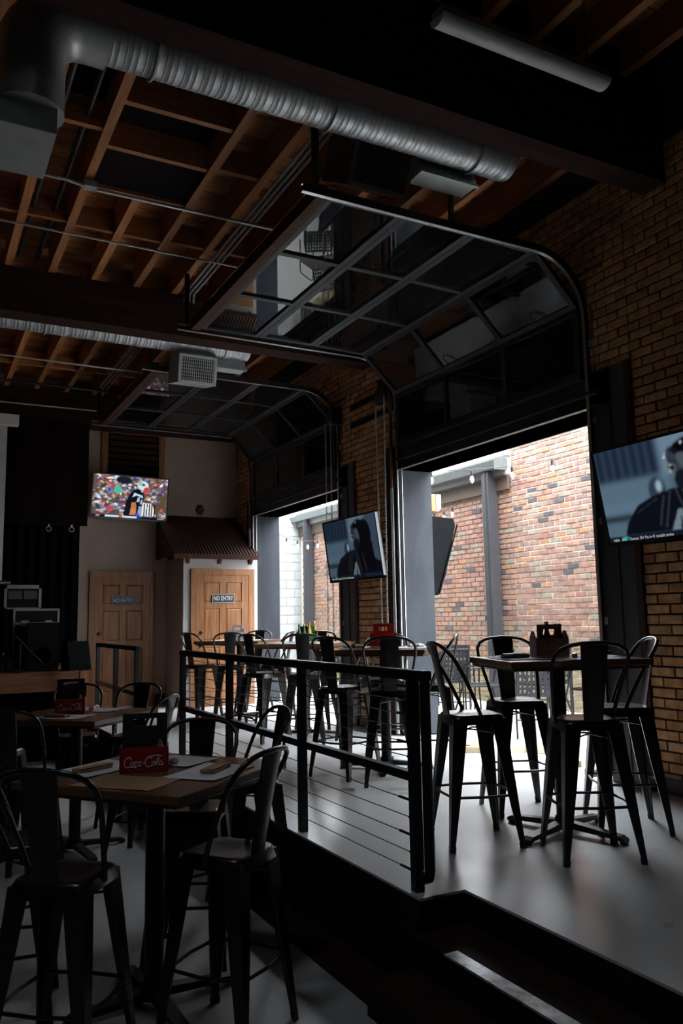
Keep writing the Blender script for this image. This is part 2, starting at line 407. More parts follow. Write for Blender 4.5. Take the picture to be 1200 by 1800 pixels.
bricks(wall_right, 'brick_tan', 'x', XW, -1, [(2.3, 4.43, 0, 4.9), (8.20, 9.05, 0, 4.9), (12.75, YB, 0, 4.45),
       (4.43, D1[0], 3.3, 4.9), (D1[0], D1[1], 3.28, 4.9), (D1[1], 8.2, 3.3, 4.9), (9.05, D2[0], 3.3, 4.9), (D2[0], D2[1], 3.28, 4.9), (D2[1], 12.75, 3.3, 4.5)], 300,
       key=lambda q: (0 if (q[1] <= 4.44 and 0 <= q[2] < 3.4 and q[0] > 2.75) else (1 if (q[0] > 8.1 and q[1] < 9.1) else 2), q[0]))
# jambs, reveals and lintels of the two openings
def opening(i, y0, y1, who):
    t = thing('trim_%d' % i, 'dark steel jambs and lintel framing the %s garage opening' % who, 'door frame', kind='structure')
    MB().box(XW-.012, XO+.02, y1-.012, y1, 0, 3.0).build('jamb_reveal', 'jamb_bluegrey', t)
    MB().box(XW-.012, XO+.02, y0, y0+.012, 0, 3.0).build('jamb_reveal', 'jamb_bluegrey', t)
    MB().box(XW-.03, XW-.012, y1, y1+.14, 0, 3.3).build('jamb_plate', 'jamb_dark', t)
    MB().box(XW-.035, XW-.002, y1+.14, y1+.30, 0, 3.3).build('jamb_board', 'jamb_brown', t)
    MB().box(XW-.03, XW-.012, y0-.20, y0, 0, 3.3).build('jamb_plate', 'jamb_dark', t)
    MB().box(XW-.02, XW-.002, y0-.36, y0-.20, 0, 3.3).build('jamb_panel', 'jamb_panel_dark', t)
    MB().box(XW-.03, XW-.002, y0-.42, y0-.36, 0, 3.3).build('jamb_board', 'jamb_brown', t)
    MB().box(XW-.03, XO+.02, y0-.2, y1+.14, 3.0, 3.02).build('lintel_underside', 'lintel_underside', t)
    MB().box(XW-.03, XW-.012, y0-.2, y1+.14, 3.02, 3.27).build('lintel_plate', 'jamb_dark', t)
    MB().box(XW-.075, XW-.03, y0-.1, y1+.05, 3.10, 3.13).build('lintel_flange', 'door_frame_metal', t)
    MB().box(XW-.05, XW-.03, y0-.1, y1+.05, 3.0, 3.016).build('lintel_lip', 'track_dark', t)
opening(1, *D1, 'nearer'); opening(2, *D2, 'farther')
struct('baseboard_right', MB().box(XW-.03, XW-.001, 2.0, 4.42, 0, .11).box(XW-.03, XW-.001, 8.2, 9.05, 0, .11), 'skirting', 'dark skirting along the foot of the tan brick wall', 'baseboard')

# back wall with louvre, corner, left / rear walls (out of frame) with windows
struct('wall_back', MB().box(XL, XO, YB, YB+.2, ZL-.2, zt), 'plaster', 'taupe plaster wall at the far end of the room', 'wall')
struct('baseboard_back', MB().box(2.32, 3.75, YB-.02, YB-.001, 0, .16), 'skirting', 'dark skirting along the taupe far wall', 'baseboard')
def holed_wall(name, axis, c0, c1, u0, u1, z0, z1, holes, m, label):
    b = MB(); us = sorted(set([u0, u1]+[h[0] for h in holes]+[h[1] for h in holes]))
    for a, c in zip(us[:-1], us[1:]):
        hs = [h for h in holes if h[0] <= a+1e-6 and h[1] >= c-1e-6]; zz = z0
        for h in sorted(hs, key=lambda h: h[2]):
            if axis == 'x': b.box(c0, c1, a, c, zz, h[2])
            else: b.box(a, c, c0, c1, zz, h[2])
            zz = h[3]
        if axis == 'x': b.box(c0, c1, a, c, zz, z1)
        else: b.box(a, c, c0, c1, zz, z1)
    return struct(name, b, m, label, 'wall')
struct('wall_left', MB().box(XL-.2, XL, YR-.2, YB+.2, ZL-.2, zt), 'wall_dark', 'dark wall beyond the left side of the picture', 'wall')
struct('wall_rear', MB().box(XL, XO, YR-.2, YR, ZL-.2, zt), 'wall_dark', 'dark wall behind the viewer', 'wall')
ADDED_SKY = (-.70, .10, 1.75, 2.55)     # unseen skylight added to light the lower floor (x0, x1, y0, y1)
portal((XO+.05, (D1[0]+D1[1])/2, 1.5), (0, R(90), 0), 3.0, 3.05)
portal((XO+.05, (D2[0]+D2[1])/2, 1.5), (0, R(90), 0), 3.0, 3.05)
portal(((ADDED_SKY[0]+ADDED_SKY[1])/2, (ADDED_SKY[2]+ADDED_SKY[3])/2, 5.86), (0, 0, 0), ADDED_SKY[1]-ADDED_SKY[0], ADDED_SKY[3]-ADDED_SKY[2])

# ceiling: deck planks on joists on beams
ceil = thing('ceiling', 'open timber ceiling of orange joists under plank deck', 'ceiling', kind='structure')
MB().box(XL-.2, XO, 4.18, YB+.2, ZD+.03, ZD+.70).build('roof_deck', 'dark_panel', ceil)
MB().box(XL-.2, ADDED_SKY[0], YR-.2, 4.18, ZD0+.03, ZD0+.30).box(ADDED_SKY[1], XO, YR-.2, 4.18, ZD0+.03, ZD0+.30).box(ADDED_SKY[0], ADDED_SKY[1], YR-.2, ADDED_SKY[2], ZD0+.03, ZD0+.30).box(ADDED_SKY[0], ADDED_SKY[1], ADDED_SKY[3], 4.18, ZD0+.03, ZD0+.30).build('roof_deck', 'dark_panel', ceil)
sk = thing('added_skylight', 'square skylight added out of view to light the lower floor', 'skylight', kind='structure')
for nm, b_ in (('frame', (ADDED_SKY[0], ADDED_SKY[0]+.05, ADDED_SKY[2], ADDED_SKY[3])), ('frame', (ADDED_SKY[1]-.05, ADDED_SKY[1], ADDED_SKY[2], ADDED_SKY[3])), ('frame', (ADDED_SKY[0], ADDED_SKY[1], ADDED_SKY[2], ADDED_SKY[2]+.05)), ('frame', (ADDED_SKY[0], ADDED_SKY[1], ADDED_SKY[3]-.05, ADDED_SKY[3]))): MB().box(*b_, ZD0+.1, ZD0+.34).build(nm, 'rail_black', sk)
MB().box(ADDED_SKY[0]+.05, ADDED_SKY[1]-.05, ADDED_SKY[2]+.05, ADDED_SKY[3]-.05, ZD0+.2, ZD0+.206).build('pane', 'window_glass', sk)
pm = MB().box(-3.5, 3.5, -.0675, .0675, 0, .025).mesh('plank', 'deck_plank')
y = 0.6; i = 0
pm2 = MB().box(-1.7, 1.7, -.0675, .0675, 0, .025).mesh('plank', 'deck_plank')
while y < YB:
    if y < 4.1:
        link('plank', pm2, ceil, (3.2, y, ZD0+random.uniform(0, .006))); y += .140; continue
    o = link('plank', pm, ceil, (1.5, y, (ZD0 if y < 4.1 else ZD)+random.uniform(0, .006))); y += .140; i += 1
BEAMS = [(-.40, -.05, 4.5), (3.97, 4.18, 4.55), (8.45, 8.70, 4.43), (12.95, 13.25, 4.40)]
blab = ['dark heavy timber ceiling beam above the lower tables', 'nearest dark heavy timber beam crossing the picture below the ceiling', 'middle dark timber beam below the ceiling carrying the smaller duct', 'far dark timber beam against the taupe far wall']
for k, (a, b, zb_) in enumerate(BEAMS):
    struct('beam', MB().box(XL, XW, a, b, zb_, ZJ if k > 1 else ZJ0), 'beam_wood', blab[k], 'beam')
jl = {}
def joist(x, a, b, wd=.07):
    k = round(b-a, 3)
    if k not in jl: jl[k] = MB().box(-wd/2, wd/2, -(b-a)/2, (b-a)/2, ZJ, ZD).mesh('joist', 'joist_wood')
    return link('joist', jl[k], ceil, (x, (a+b)/2, ZJ0-ZJ if b < 4.1 else 0))
JX = [-.56, -.135, .29, .715, 1.13, 1.56, 2.0, 2.42, 2.85, 3.27, 3.70, 4.12, 4.55]
def blocking(x0, x1, y, m='joist_wood_x', h=.20, t=.05): return MB().box(x0+.035, x1-.035, y-t/2, y+t/2, ZJ+.02, ZJ+.02+h).build('blocking', m, ceil)
for bi, (a, b) in enumerate([(-.05, 3.97), (4.18, 8.45), (8.70, 12.95)]):
    for k, x in enumerate(JX):
        if bi == 1 and k == 5: joist(x, 6.62, 8.45)
        elif not (bi == 0 and x < .3): joist(x, a, b)
    for k in range(len(JX)-1):
        if bi == 1 and k in (4, 5):
            blocking(JX[k], JX[k+1], 7.35); continue
        if bi == 1 and k == 3: blocking(JX[k], JX[k+1], 5.75)
        if bi == 1 and k == 6: blocking(JX[k], JX[k+1], 5.9)
        if bi: blocking(JX[k], JX[k+1], (a+b)/2+1.0)
for k, yy in enumerate((5.35, 5.95, 6.6)): blocking(JX[4], JX[6], yy, h=.22)
MB().box(JX[4]+.036, JX[6]-.036, 4.35, 5.90, ZD-.05, ZD-.02).build('hatch_void_panel', 'dark_panel', ceil)  # black sheets stand for the dark void between these joists
MB().box(JX[4]+.036, JX[6]-.036, 5.98, 6.57, ZJ+.05, ZJ+.07).build('hatch_void_panel', 'dark_panel', ceil)
MB().box(JX[3]+.036, JX[4]-.036, 4.9, 5.7, ZD-.05, ZD-.02).build('hatch_void_panel', 'dark_panel', ceil)
for x, a, b in ((.98, 4.35, 8.4), (.80, 5.0, 8.4)): MB().tube([(x, a, ZJ+.10), (x, b, ZJ+.10)], .022, 8).build('pipe', 'black_iron', ceil)

# outside: brick wall, block wall, eave, downspouts
XB = 8.0
ow = MB().box(XB, XB+.3, 2.0, 9.60, -.3, 5.0).box(XB+.01, XB+.3, 9.60, 22, -.3, 3.45)
wall_out = struct('wall_outside', ow, 'mortar_out', 'weathered red brick wall across the sunlit patio', 'wall')
bricks(wall_out, 'brick_red', 'x', XB, -1, [(6.6, 9.58, 0, 4.99), (9.58, 17.1, 0, 3.42)], 300, bl=.205, bh=.062, mo=.0155, depth=.010, jit=.005,
       key=lambda q: (0 if (7.0 < q[0] < 11.6 and .55 < q[2] < 4.2) else 1, q[0]))
bw = struct('wall_block', MB().box(5.35, XB+.3, 17.22, 17.45, -.3, 6.5), 'mortar_block', 'pale concrete block wall closing the far end of patio', 'wall')  # raised above the visible part to keep sky light off the far patio
bricks(bw, 'block_pale', 'y', 17.22, -1, [(5.4, 8.0, 0, 4.6)], 300, bl=.39, bh=.19, mo=.012, name='block', depth=.008, jit=.001)
ev = thing('eave', 'grey gutter and brown soffit along the low patio roof edge', 'gutter', kind='structure')
MB().prism([(XB-.28, 3.66), (XB-.24, 3.54), (XB-.12, 3.54), (XB-.12, 3.66)], 9.62, 17.2).build('gutter', 'gutter_grey', ev)
MB().box(XB-.12, XB-.08, 9.62, 17.2, 3.44, 3.68).build('fascia', 'gutter_grey', ev)
MB().box(XB-.10, XB+.2, 9.62, 17.2, 3.42, 3.45).build('soffit', 'soffit_brown', ev)
MB().box(XB-.06, XB-.012, 9.62, 17.2, 3.22, 3.42).build('frieze_board', 'soffit_brown', ev)
MB().box(XB-.30, XB-.08, 9.57, 9.62, 3.50, 3.68).build('end_cap', 'gutter_grey', ev)
MB().prism([(XB-.12, 3.69), (XB+3.0, 4.1), (XB+3.0, 4.16), (XB-.12, 3.74)], 9.62, 17.2).build('roof', 'gutter_grey', ev)
for k, (yy, lab) in enumerate(((9.98, 'grey square downspout post on the brick wall seen through nearer opening'), (16.55, 'grey square post on the brick wall seen through farther opening'))):
    t = thing('downspout_post', lab, 'post', (XB-.12, yy, 0))
    MB().bbox(-.09, .09, -.085, .085, 0, 3.54).build('shaft', 'post_grey', t)
    MB().box(-.095, .10, -.02, .02, .01, 3.53).xf(Matrix.Translation((-.005, 0, 0))).build('seam', 'post_grey', t)
    MB().box(-.12, .105, -.12, .12, 0, .02).build('base_plate', 'post_grey', t)

# ------------------------------------------------------------------ overhead garage doors
def frame_section(p0, p1, y0, y1, n=3, w=.055, t=.045):
    """one door section between two (x, z) edges; returns frame MB, pane MBs and hinge points"""
    a = Vector((p0[0], 0, p0[1])); b = Vector((p1[0], 0, p1[1])); u = (b-a); h = u.length; u.normalize()
    Y = Vector((0, 1, 0)); nrm = u.cross(Y)
    M = Matrix(((Y.x, u.x, nrm.x, a.x), (Y.y, u.y, nrm.y, 0), (Y.z, u.z, nrm.z, a.z), (0, 0, 0, 1)))
    f = MB()
    def bx(ya, yb, ua, ub, d=t): f.add([M @ Vector(p) for p in MB().box(ya, yb, ua, ub, -d/2, d/2).v], MB().box(0, 1, 0, 1, 0, 1).f)
    bx(y0, y1, .003, w); bx(y0, y1, h-w, h-.003)
    xs = [y0+w/2+(y1-y0-w)*i/n for i in range(n+1)]
    for x in xs: bx(x-w/2, x+w/2, w, h-w, t*.9)
    panes = []
    for i in range(n):
        g = MB().box(xs[i]+w/2, xs[i+1]-w/2, w, h-w, -.003, .003); g.v = [tuple(M @ Vector(p)) for p in g.v]; panes.append(g)
    hinges = []
    for x in xs: hinges.append(M @ Vector((x, 0, -t/2)))
    return f, panes, hinges, nrm
def garage_door(y0, y1, label, hang):
    t = thing('garage_door', label, 'garage door', ((XW-.05), (y0+y1)/2, 0))
    T = Matrix.Translation((-(XW-.05), -(y0+y1)/2, 0))
    path = [(4.895, 3.275), (4.895, 3.885), (4.46, 4.315), (3.815, 4.335), (3.17, 4.335), (2.525, 4.335)]
    for k in range(5):
        p0, p1 = path[k], path[k+1]
        f, panes, hg, nrm = frame_section(p0, p1, y0+.05, y1-.05)
        s = f.xf(T).build('door_section', 'door_frame_metal', t)
        for g in panes: g.xf(T).build('pane', 'pane_glass', s)
        if k:
            hb = MB()
            for p in hg: hb.obox(Matrix.Translation(p+Vector((-.012, 0, -.012) if k < 3 else (0, 0, -.012))) @ Matrix.Rotation(R(45 if k in (1, 2) else 0), 4, 'Y'), .05, .045, .03)
            hb.xf(T).build('hinge', 'track_steel', t)
    MB().box(2.43, 2.52, y0+.05, y1-.05, 4.29, 4.40).xf(T).build('top_rail', 'jamb_brown', t)
    MB().box(4.865, 4.925, y0+.05, y1-.05, 3.255, 3.28).xf(T).build('bottom_seal', 'wire_black', t)
    for s_, yy in ((-1, y0), (1, y1)):
        pts = [(2.30, 4.315), (4.40, 4.305)]+[(4.40+.53*math.sin(a), 3.775+.53*math.cos(a)) for a in [math.pi/2*i/10 for i in range(1, 11)]]+[(4.93, .05)]
        tr = MB(); lip = MB(); yc = yy+s_*.004
        for (xa, za), (xb, zb) in zip(pts[:-1], pts[1:]):
            d = Vector((xb-xa, 0, zb-za)).normalized(); nn = Vector((d.z, 0, -d.x))   # towards outside of curve
            n_ = -nn
            tr.bar((xa, yc-s_*.0, za), (xb, yc, zb), .004, .06, up=n_)
            o1 = n_*.028
            for sg in (-1, 1):
                lip.bar((xa+n_.x*.029*sg, yc-s_*.016, za+n_.z*.029*sg), (xb+n_.x*.029*sg, yc-s_*.016, zb+n_.z*.029*sg), .034, .006, up=n_)
        tr.xf(T).build('track_web', 'track_dark', t); lip.xf(T).build('track_flange', 'track_steel', t)
        h = MB().box(2.38, 2.42, yy-.02, yy+.02, 4.33, ZJ).box(3.55, 3.585, yy-.015, yy+.015, 4.33, ZJ)
        h.bar((2.40, yy, 4.36), (2.78, yy, ZJ-.02), .03, .006)
        h.xf(T).build('hanger', 'track_dark', t)
        c = MB().tube([(4.945, yy+s_*.05, .1), (4.945, yy+s_*.05, 3.70), (4.91, yy+s_*.06, 3.88)], .011, 8)
        c.xf(T).build('lift_cable_tube', 'copper_conduit', t)
        if s_ > 0:
            MB().tube([(4.885, yy+.075, .02), (4.885, yy+.075, 2.80)], .024, 12).xf(T).build('conduit_pipe', 'track_steel', t, smooth=True)
            MB().tube([(4.885, yy+.075, 2.80), (4.885, yy+.075, 3.78), (4.86, yy+.075, 3.95)], .021, 12).xf(T).build('conduit_pipe', 'copper_conduit', t, smooth=True)
        b = MB()
        for z in (.55, 1.25, 2.05, 2.9, 3.55): b.box(4.915, XW-.031, yy+s_*.01, yy+s_*.05, z-.03, z+.03)
        b.xf(T).build('track_bracket', 'track_steel', t)
    # counterbalance shaft above the opening
    MB().cyl((4.87, y0-.25, 4.14), (4.87, y1+.35, 4.14), .014, n=10).xf(T).build('shaft', 'spring_steel', t)
    sp = MB()
    for (a, b) in ((y0+.4, y0+1.3), (y1-1.3, y1-.4)):
        sp.tube([(4.87+.04*math.cos(k*.9), a+(b-a)*k/260, 4.14+.04*math.sin(k*.9)) for k in range(261)], .005, 4)
    sp.xf(T).build('spring', 'spring_steel', t)
    if hang:
        # chain hoist on the pier beside the door
        hy = y1+.17
        t2 = thing('chain_hoist', hang, 'chain hoist', (4.86, hy, 4.0))
        MB().bbox(-.03, .08, -.10, .10, -.12, .14).build('gear_box', 'black_iron', t2)
        MB().lathe([(.02, -.02), (.105, -.02), (.105, -.012), (.085, -.006), (.085, .006), (.105, .012), (.105, .02), (.02, .02)], 20).xf(Matrix.Rotation(R(90), 4, 'Y') @ Matrix.Rotation(0, 4, 'X')).xf(Matrix.Translation((-.06, 0, -.10))).build('chain_wheel', 'spring_steel', t2)
        MB().box(.055, .085, -.15, .95, -.03, .03).build('mount_bar', 'black_iron', t2)
        MB().box(.055, .085, -.15, .95, -.27, -.21).build('mount_bar', 'black_iron', t2)
        for s_ in (-1, 1):
            ch = MB(); n = 84
            for k in range(n):
                z = -.12-k*.036; yy = s_*.10*(1-.45*k/n)
                rot = Matrix.Translation((-.06, yy, z)) @ Matrix.Rotation(R(90*(k % 2)+20), 4, 'Z')
                ring = [rot @ Vector((.010*math.cos(q), 0, .024*math.sin(q))) for q in [2*math.pi*j/8 for j in range(8)]]
                ch.tube(ring, .0035, 4, closed=True)
            ch.build('chain', 'track_steel', t2)
    return t
garage_door(*D1, 'nearer glazed overhead garage door rolled up below the ceiling', 'black chain hoist on the tan brick pier between the openings')
garage_door(*D2, 'farther glazed overhead garage door rolled up near the far wall', None)
# second hoist: only its chains and pipe show, at the near jamb of the far door
t2 = thing('hanging_chain', 'long thin steel chain loop hanging beside the farther opening', 'chain', (4.83, D2[0]+.0, 3.95))
MB().bbox(-.06, .10, -.09, .09, -.10, .12).build('gear_box', 'black_iron', t2)
for s_ in (-1, 1):
    ch = MB()
    for k in range(88):
        rot = Matrix.Translation((-.07, s_*.075, -.10-k*.036)) @ Matrix.Rotation(R(90*(k % 2)+20), 4, 'Z')
        ch.tube([rot @ Vector((.010*math.cos(q), 0, .024*math.sin(q))) for q in [2*math.pi*j/8 for j in range(8)]], .0035, 4, closed=True)
    ch.build('chain', 'track_steel', t2)

# ------------------------------------------------------------------ ducts
def spiral_duct(y, z, r, x0, x1, label, elbow):
    t = thing('spiral_duct', label, 'duct', ((x0+x1)/2, y, z))
    X = (x0+x1)/2
    n = 28; vs = []; fs = []; xs = []
    x = x0
    while x < x1-.001:
        xs += [(x, r), (x+.002, r+.0035), (x+.007, r+.0035), (x+.009, r), (x+.038, r), (x+.040, r+.0012), (x+.043, r), (x+.075, r), (x+.077, r+.0012), (x+.080, r)]; x += .118
    xs += [(x1, r), (x1, r*.9)]
    m = MB()
    for (xx, rr) in xs:
        for k in range(n):
            q = 2*math.pi*k/n; vs.append((xx-X, rr*math.cos(q), rr*math.sin(q)))
    for i in range(len(xs)-1):
        for k in range(n): fs.append((i*n+k, i*n+(k+1) % n, (i+1)*n+(k+1) % n, (i+1)*n+k))
    fs.append(tuple(range((len(xs)-1)*n, len(xs)*n)))
    m.add(vs, fs).build('duct_pipe', 'galvanised', t, smooth=True)
    for hx in (x0+.3, X, x1-.3):
        hs = MB()
        ring = [(hx-X, (r+.012)*math.cos(q), (r+.012)*math.sin(q)) for q in [2*math.pi*k/24 for k in range(24)]]
        hs.tube(ring, .010, 6, closed=True)
        hs.cyl((hx-X, 0, r+.01), (hx-X, 0, ZD-z), .006, n=6)
        hs.build('strap', 'galvanised', t)
    if elbow:
        pts = []; rad = .28
        for a in [math.pi/2*i/6 for i in range(7)]:
            pts.append((x0-X-.12-rad*math.sin(a), 0, -rad*(1-math.cos(a))))
        pts = [(x0-X+.02, 0, 0), (x0-X-.12, 0, 0)]+pts[1:]+[(x0-X-.12-rad, 0, -.62)]
        MB().tube(pts, r*1.16, 24).build('elbow', 'galvanised', t, smooth=True)
        MB().box(x0-X-1.4, x0-X-.26, -.10, .42, -.77, -.54).build('transition_box', 'sheet_grey', t)
    return t
spiral_duct(4.55, 4.775, .165, .86, 3.86, 'large nearest spiral galvanised duct running under the ceiling', True)
spiral_duct(9.02, 4.60, .155, -1.2, 3.50, 'smaller far spiral galvanised duct behind the middle beam', False)
def register(loc, s, label, white, tilt):
    t = thing('air_register', label, 'vent', loc); t.rotation_euler = (R(tilt), 0, 0)
    fr, bd = ('white_enamel', 'sheet_grey') if white else ('register_brown', 'plenum_brown')
    w_, h_, d_ = .50*s, .36*s, .42*s
    MB().prism([(-d_*.05, -h_/2), (d_, -h_/2), (d_, h_*.72), (d_*.35, h_*.72), (-d_*.05, h_/2)], -w_/2, w_/2, 'x').build('plenum', bd, t)
    f = MB(); y0 = -d_*.05
    b = .035*s
    f.box(-w_/2, w_/2, y0-.02, y0, -h_/2, -h_/2+b).box(-w_/2, w_/2, y0-.02, y0, h_/2-b, h_/2).box(-w_/2, -w_/2+b, y0-.02, y0, -h_/2, h_/2).box(w_/2-b, w_/2, y0-.02, y0, -h_/2, h_/2)
    f.build('grille_frame', fr, t)
    MB().box(-w_/2+b, w_/2-b, y0-.003, y0-.001, -h_/2+b, h_/2-b).build('grille_back', 'wire_black', t)
    n = 16; lv = MB().box(-.003, .003, y0-.018, y0-.003, -h_/2+b, h_/2-b).mesh('louvre', fr)
    for k in range(n): link('louvre', lv, t, (-w_/2+b+(w_-2*b)*(k+.5)/n, 0, 0))
    hv = MB().box(-w_/2+b, w_/2-b, y0-.012, y0-.004, -.003, .003).mesh('cross_louvre', fr)
    for k in range(7): link('cross_louvre', hv, t, (0, 0, -h_/2+b+(h_-2*b)*(k+.5)/7))
    return t
register((2.85, 4.70, 4.535), 1.0, 'dark brown ceiling air register hanging below the nearest duct', False, 30)
register((2.84, 8.93, 4.22), .92, 'white framed ceiling air register hanging below the far duct', True, 12)
def plenum_box(loc, sx, sy, sz, label):
    t = thing('duct_box', label, 'duct box', loc)
    MB().prism([(-sy/2, -sz/2), (sy/2, -sz/2), (sy/2, sz/2), (-sy/2+.06, sz/2)], -sx/2, sx/2, 'x').build('box_shell', 'sheet_grey', t)
    MB().box(-sx/2-.012, sx/2+.012, -sy/2-.01, -sy/2+.02, -sz/2-.012, -sz/2+.006).build('flange', 'sheet_grey', t)
    return t
plenum_box((3.42, 4.74, 4.63), .50, .20, .16, 'plain grey metal box under the end of the nearest duct')
plenum_box((3.30, 9.16, 4.42), .40, .20, .16, 'plain grey metal box under the end of the far duct')

# ------------------------------------------------------------------ conduits
def conduit(pts, r, label, m='galvanised', clips=()):
    c = Vector(pts[0]); t = thing('conduit', label, 'conduit', c)
    MB().tube([Vector(p)-c for p in pts], r, 8).build('pipe', m, t, smooth=True)
    for p in clips: MB().obox(Matrix.Translation(Vector(p)-c), .10, .09, .05).build('clip', 'sheet_grey', t)
for k in range(3):
    x = 2.50+.05*k
    conduit([(x, 4.76, ZJ-.03), (x, 8.30, ZJ-.03), (x+.03, 8.42, ZJ-.08)], .013, 'steel conduit of the near ceiling bundle, %s' % ['first from the lower tables', 'middle of three', 'closest to the garage doors'][k])
for k in range(3):
    x = 2.40+.06*k
    conduit([(x, 8.80, ZJ-.03), (x, 12.80, ZJ-.03)], .012, 'steel conduit of the far ceiling bundle beyond middle beam, %s' % ['stage side', 'middle of three', 'garage door side'][k])
conduit([(-1.0, 6.42, ZJ-.062), (.95, 6.42, ZJ-.062), (1.2, 6.48, ZJ-.062), (2.75, 6.48, ZJ-.062), (2.82, 6.53, ZJ-.062), (2.82, 8.3, ZJ-.062)], .015, 'crossing steel conduit with a square junction box below orange joists', clips=[(1.14, 6.45, ZJ-.055)])
conduit([(-1.0, 7.35, ZJ-.06), (2.75, 7.38, ZJ-.06)], .011, 'thinner plain crossing conduit below orange joists before the middle beam')
conduit([(-1.0, 10.3, 4.55), (2.85, 10.35, 4.55)], .012, 'steel conduit crossing below joists just beyond the middle beam')
conduit([(-1.0, 11.4, 4.55), (2.6, 11.45, 4.55)], .018, 'dark pipe crossing between middle and far beams', 'black_iron')
conduit([(-1.0, 12.85, 4.62), (2.45, 12.85, 4.62)], .012, 'steel conduit running along the face of the far beam')
for k in range(3):
    x = 1.78+.06*k
    conduit([(x, 0.4, ZJ0-.03), (x, 3.9, ZJ0-.03)], .012, 'dim steel conduit above the hanging strip light, %s of three' % ['first', 'second', 'third'][k])
conduit([(4.9, 4.34, 4.50), (4.9, 5.0, 4.44), (4.88, 6.2, 4.33)], .006, 'thin cable strung along the top of the tan brick wall', 'track_dark')

# ------------------------------------------------------------------ hanging strip light (unlit)
t = thing('strip_light', 'white unlit fluorescent strip light hanging on chains near the ceiling', 'light fixture', (2.78, 3.06, 4.30))
prof = [(.062*math.cos(a), -.050*math.sin(a)) for a in [math.pi*k/12 for k in range(13)]]
MB().prism(prof, -.57, .57, 'x').xf(Matrix.Rotation(R(10), 4, 'X')).build('diffuser', 'white_enamel', t, smooth=True)
MB().box(-.57, .57, -.045, .045, .002, .045).build('channel', 'sheet_grey', t)
for x in (-.35, .45):
    ch = MB()
    for k in range(30):
        rot = Matrix.Translation((x, 0, .06+k*.031)) @ Matrix.Rotation(R(90*(k % 2)), 4, 'Z')
        ch.tube([rot @ Vector((.008*math.cos(q), 0, .020*math.sin(q))) for q in [2*math.pi*j/8 for j in range(8)]], .0028, 4, closed=True)
    ch.build('chain', 'track_dark', t)

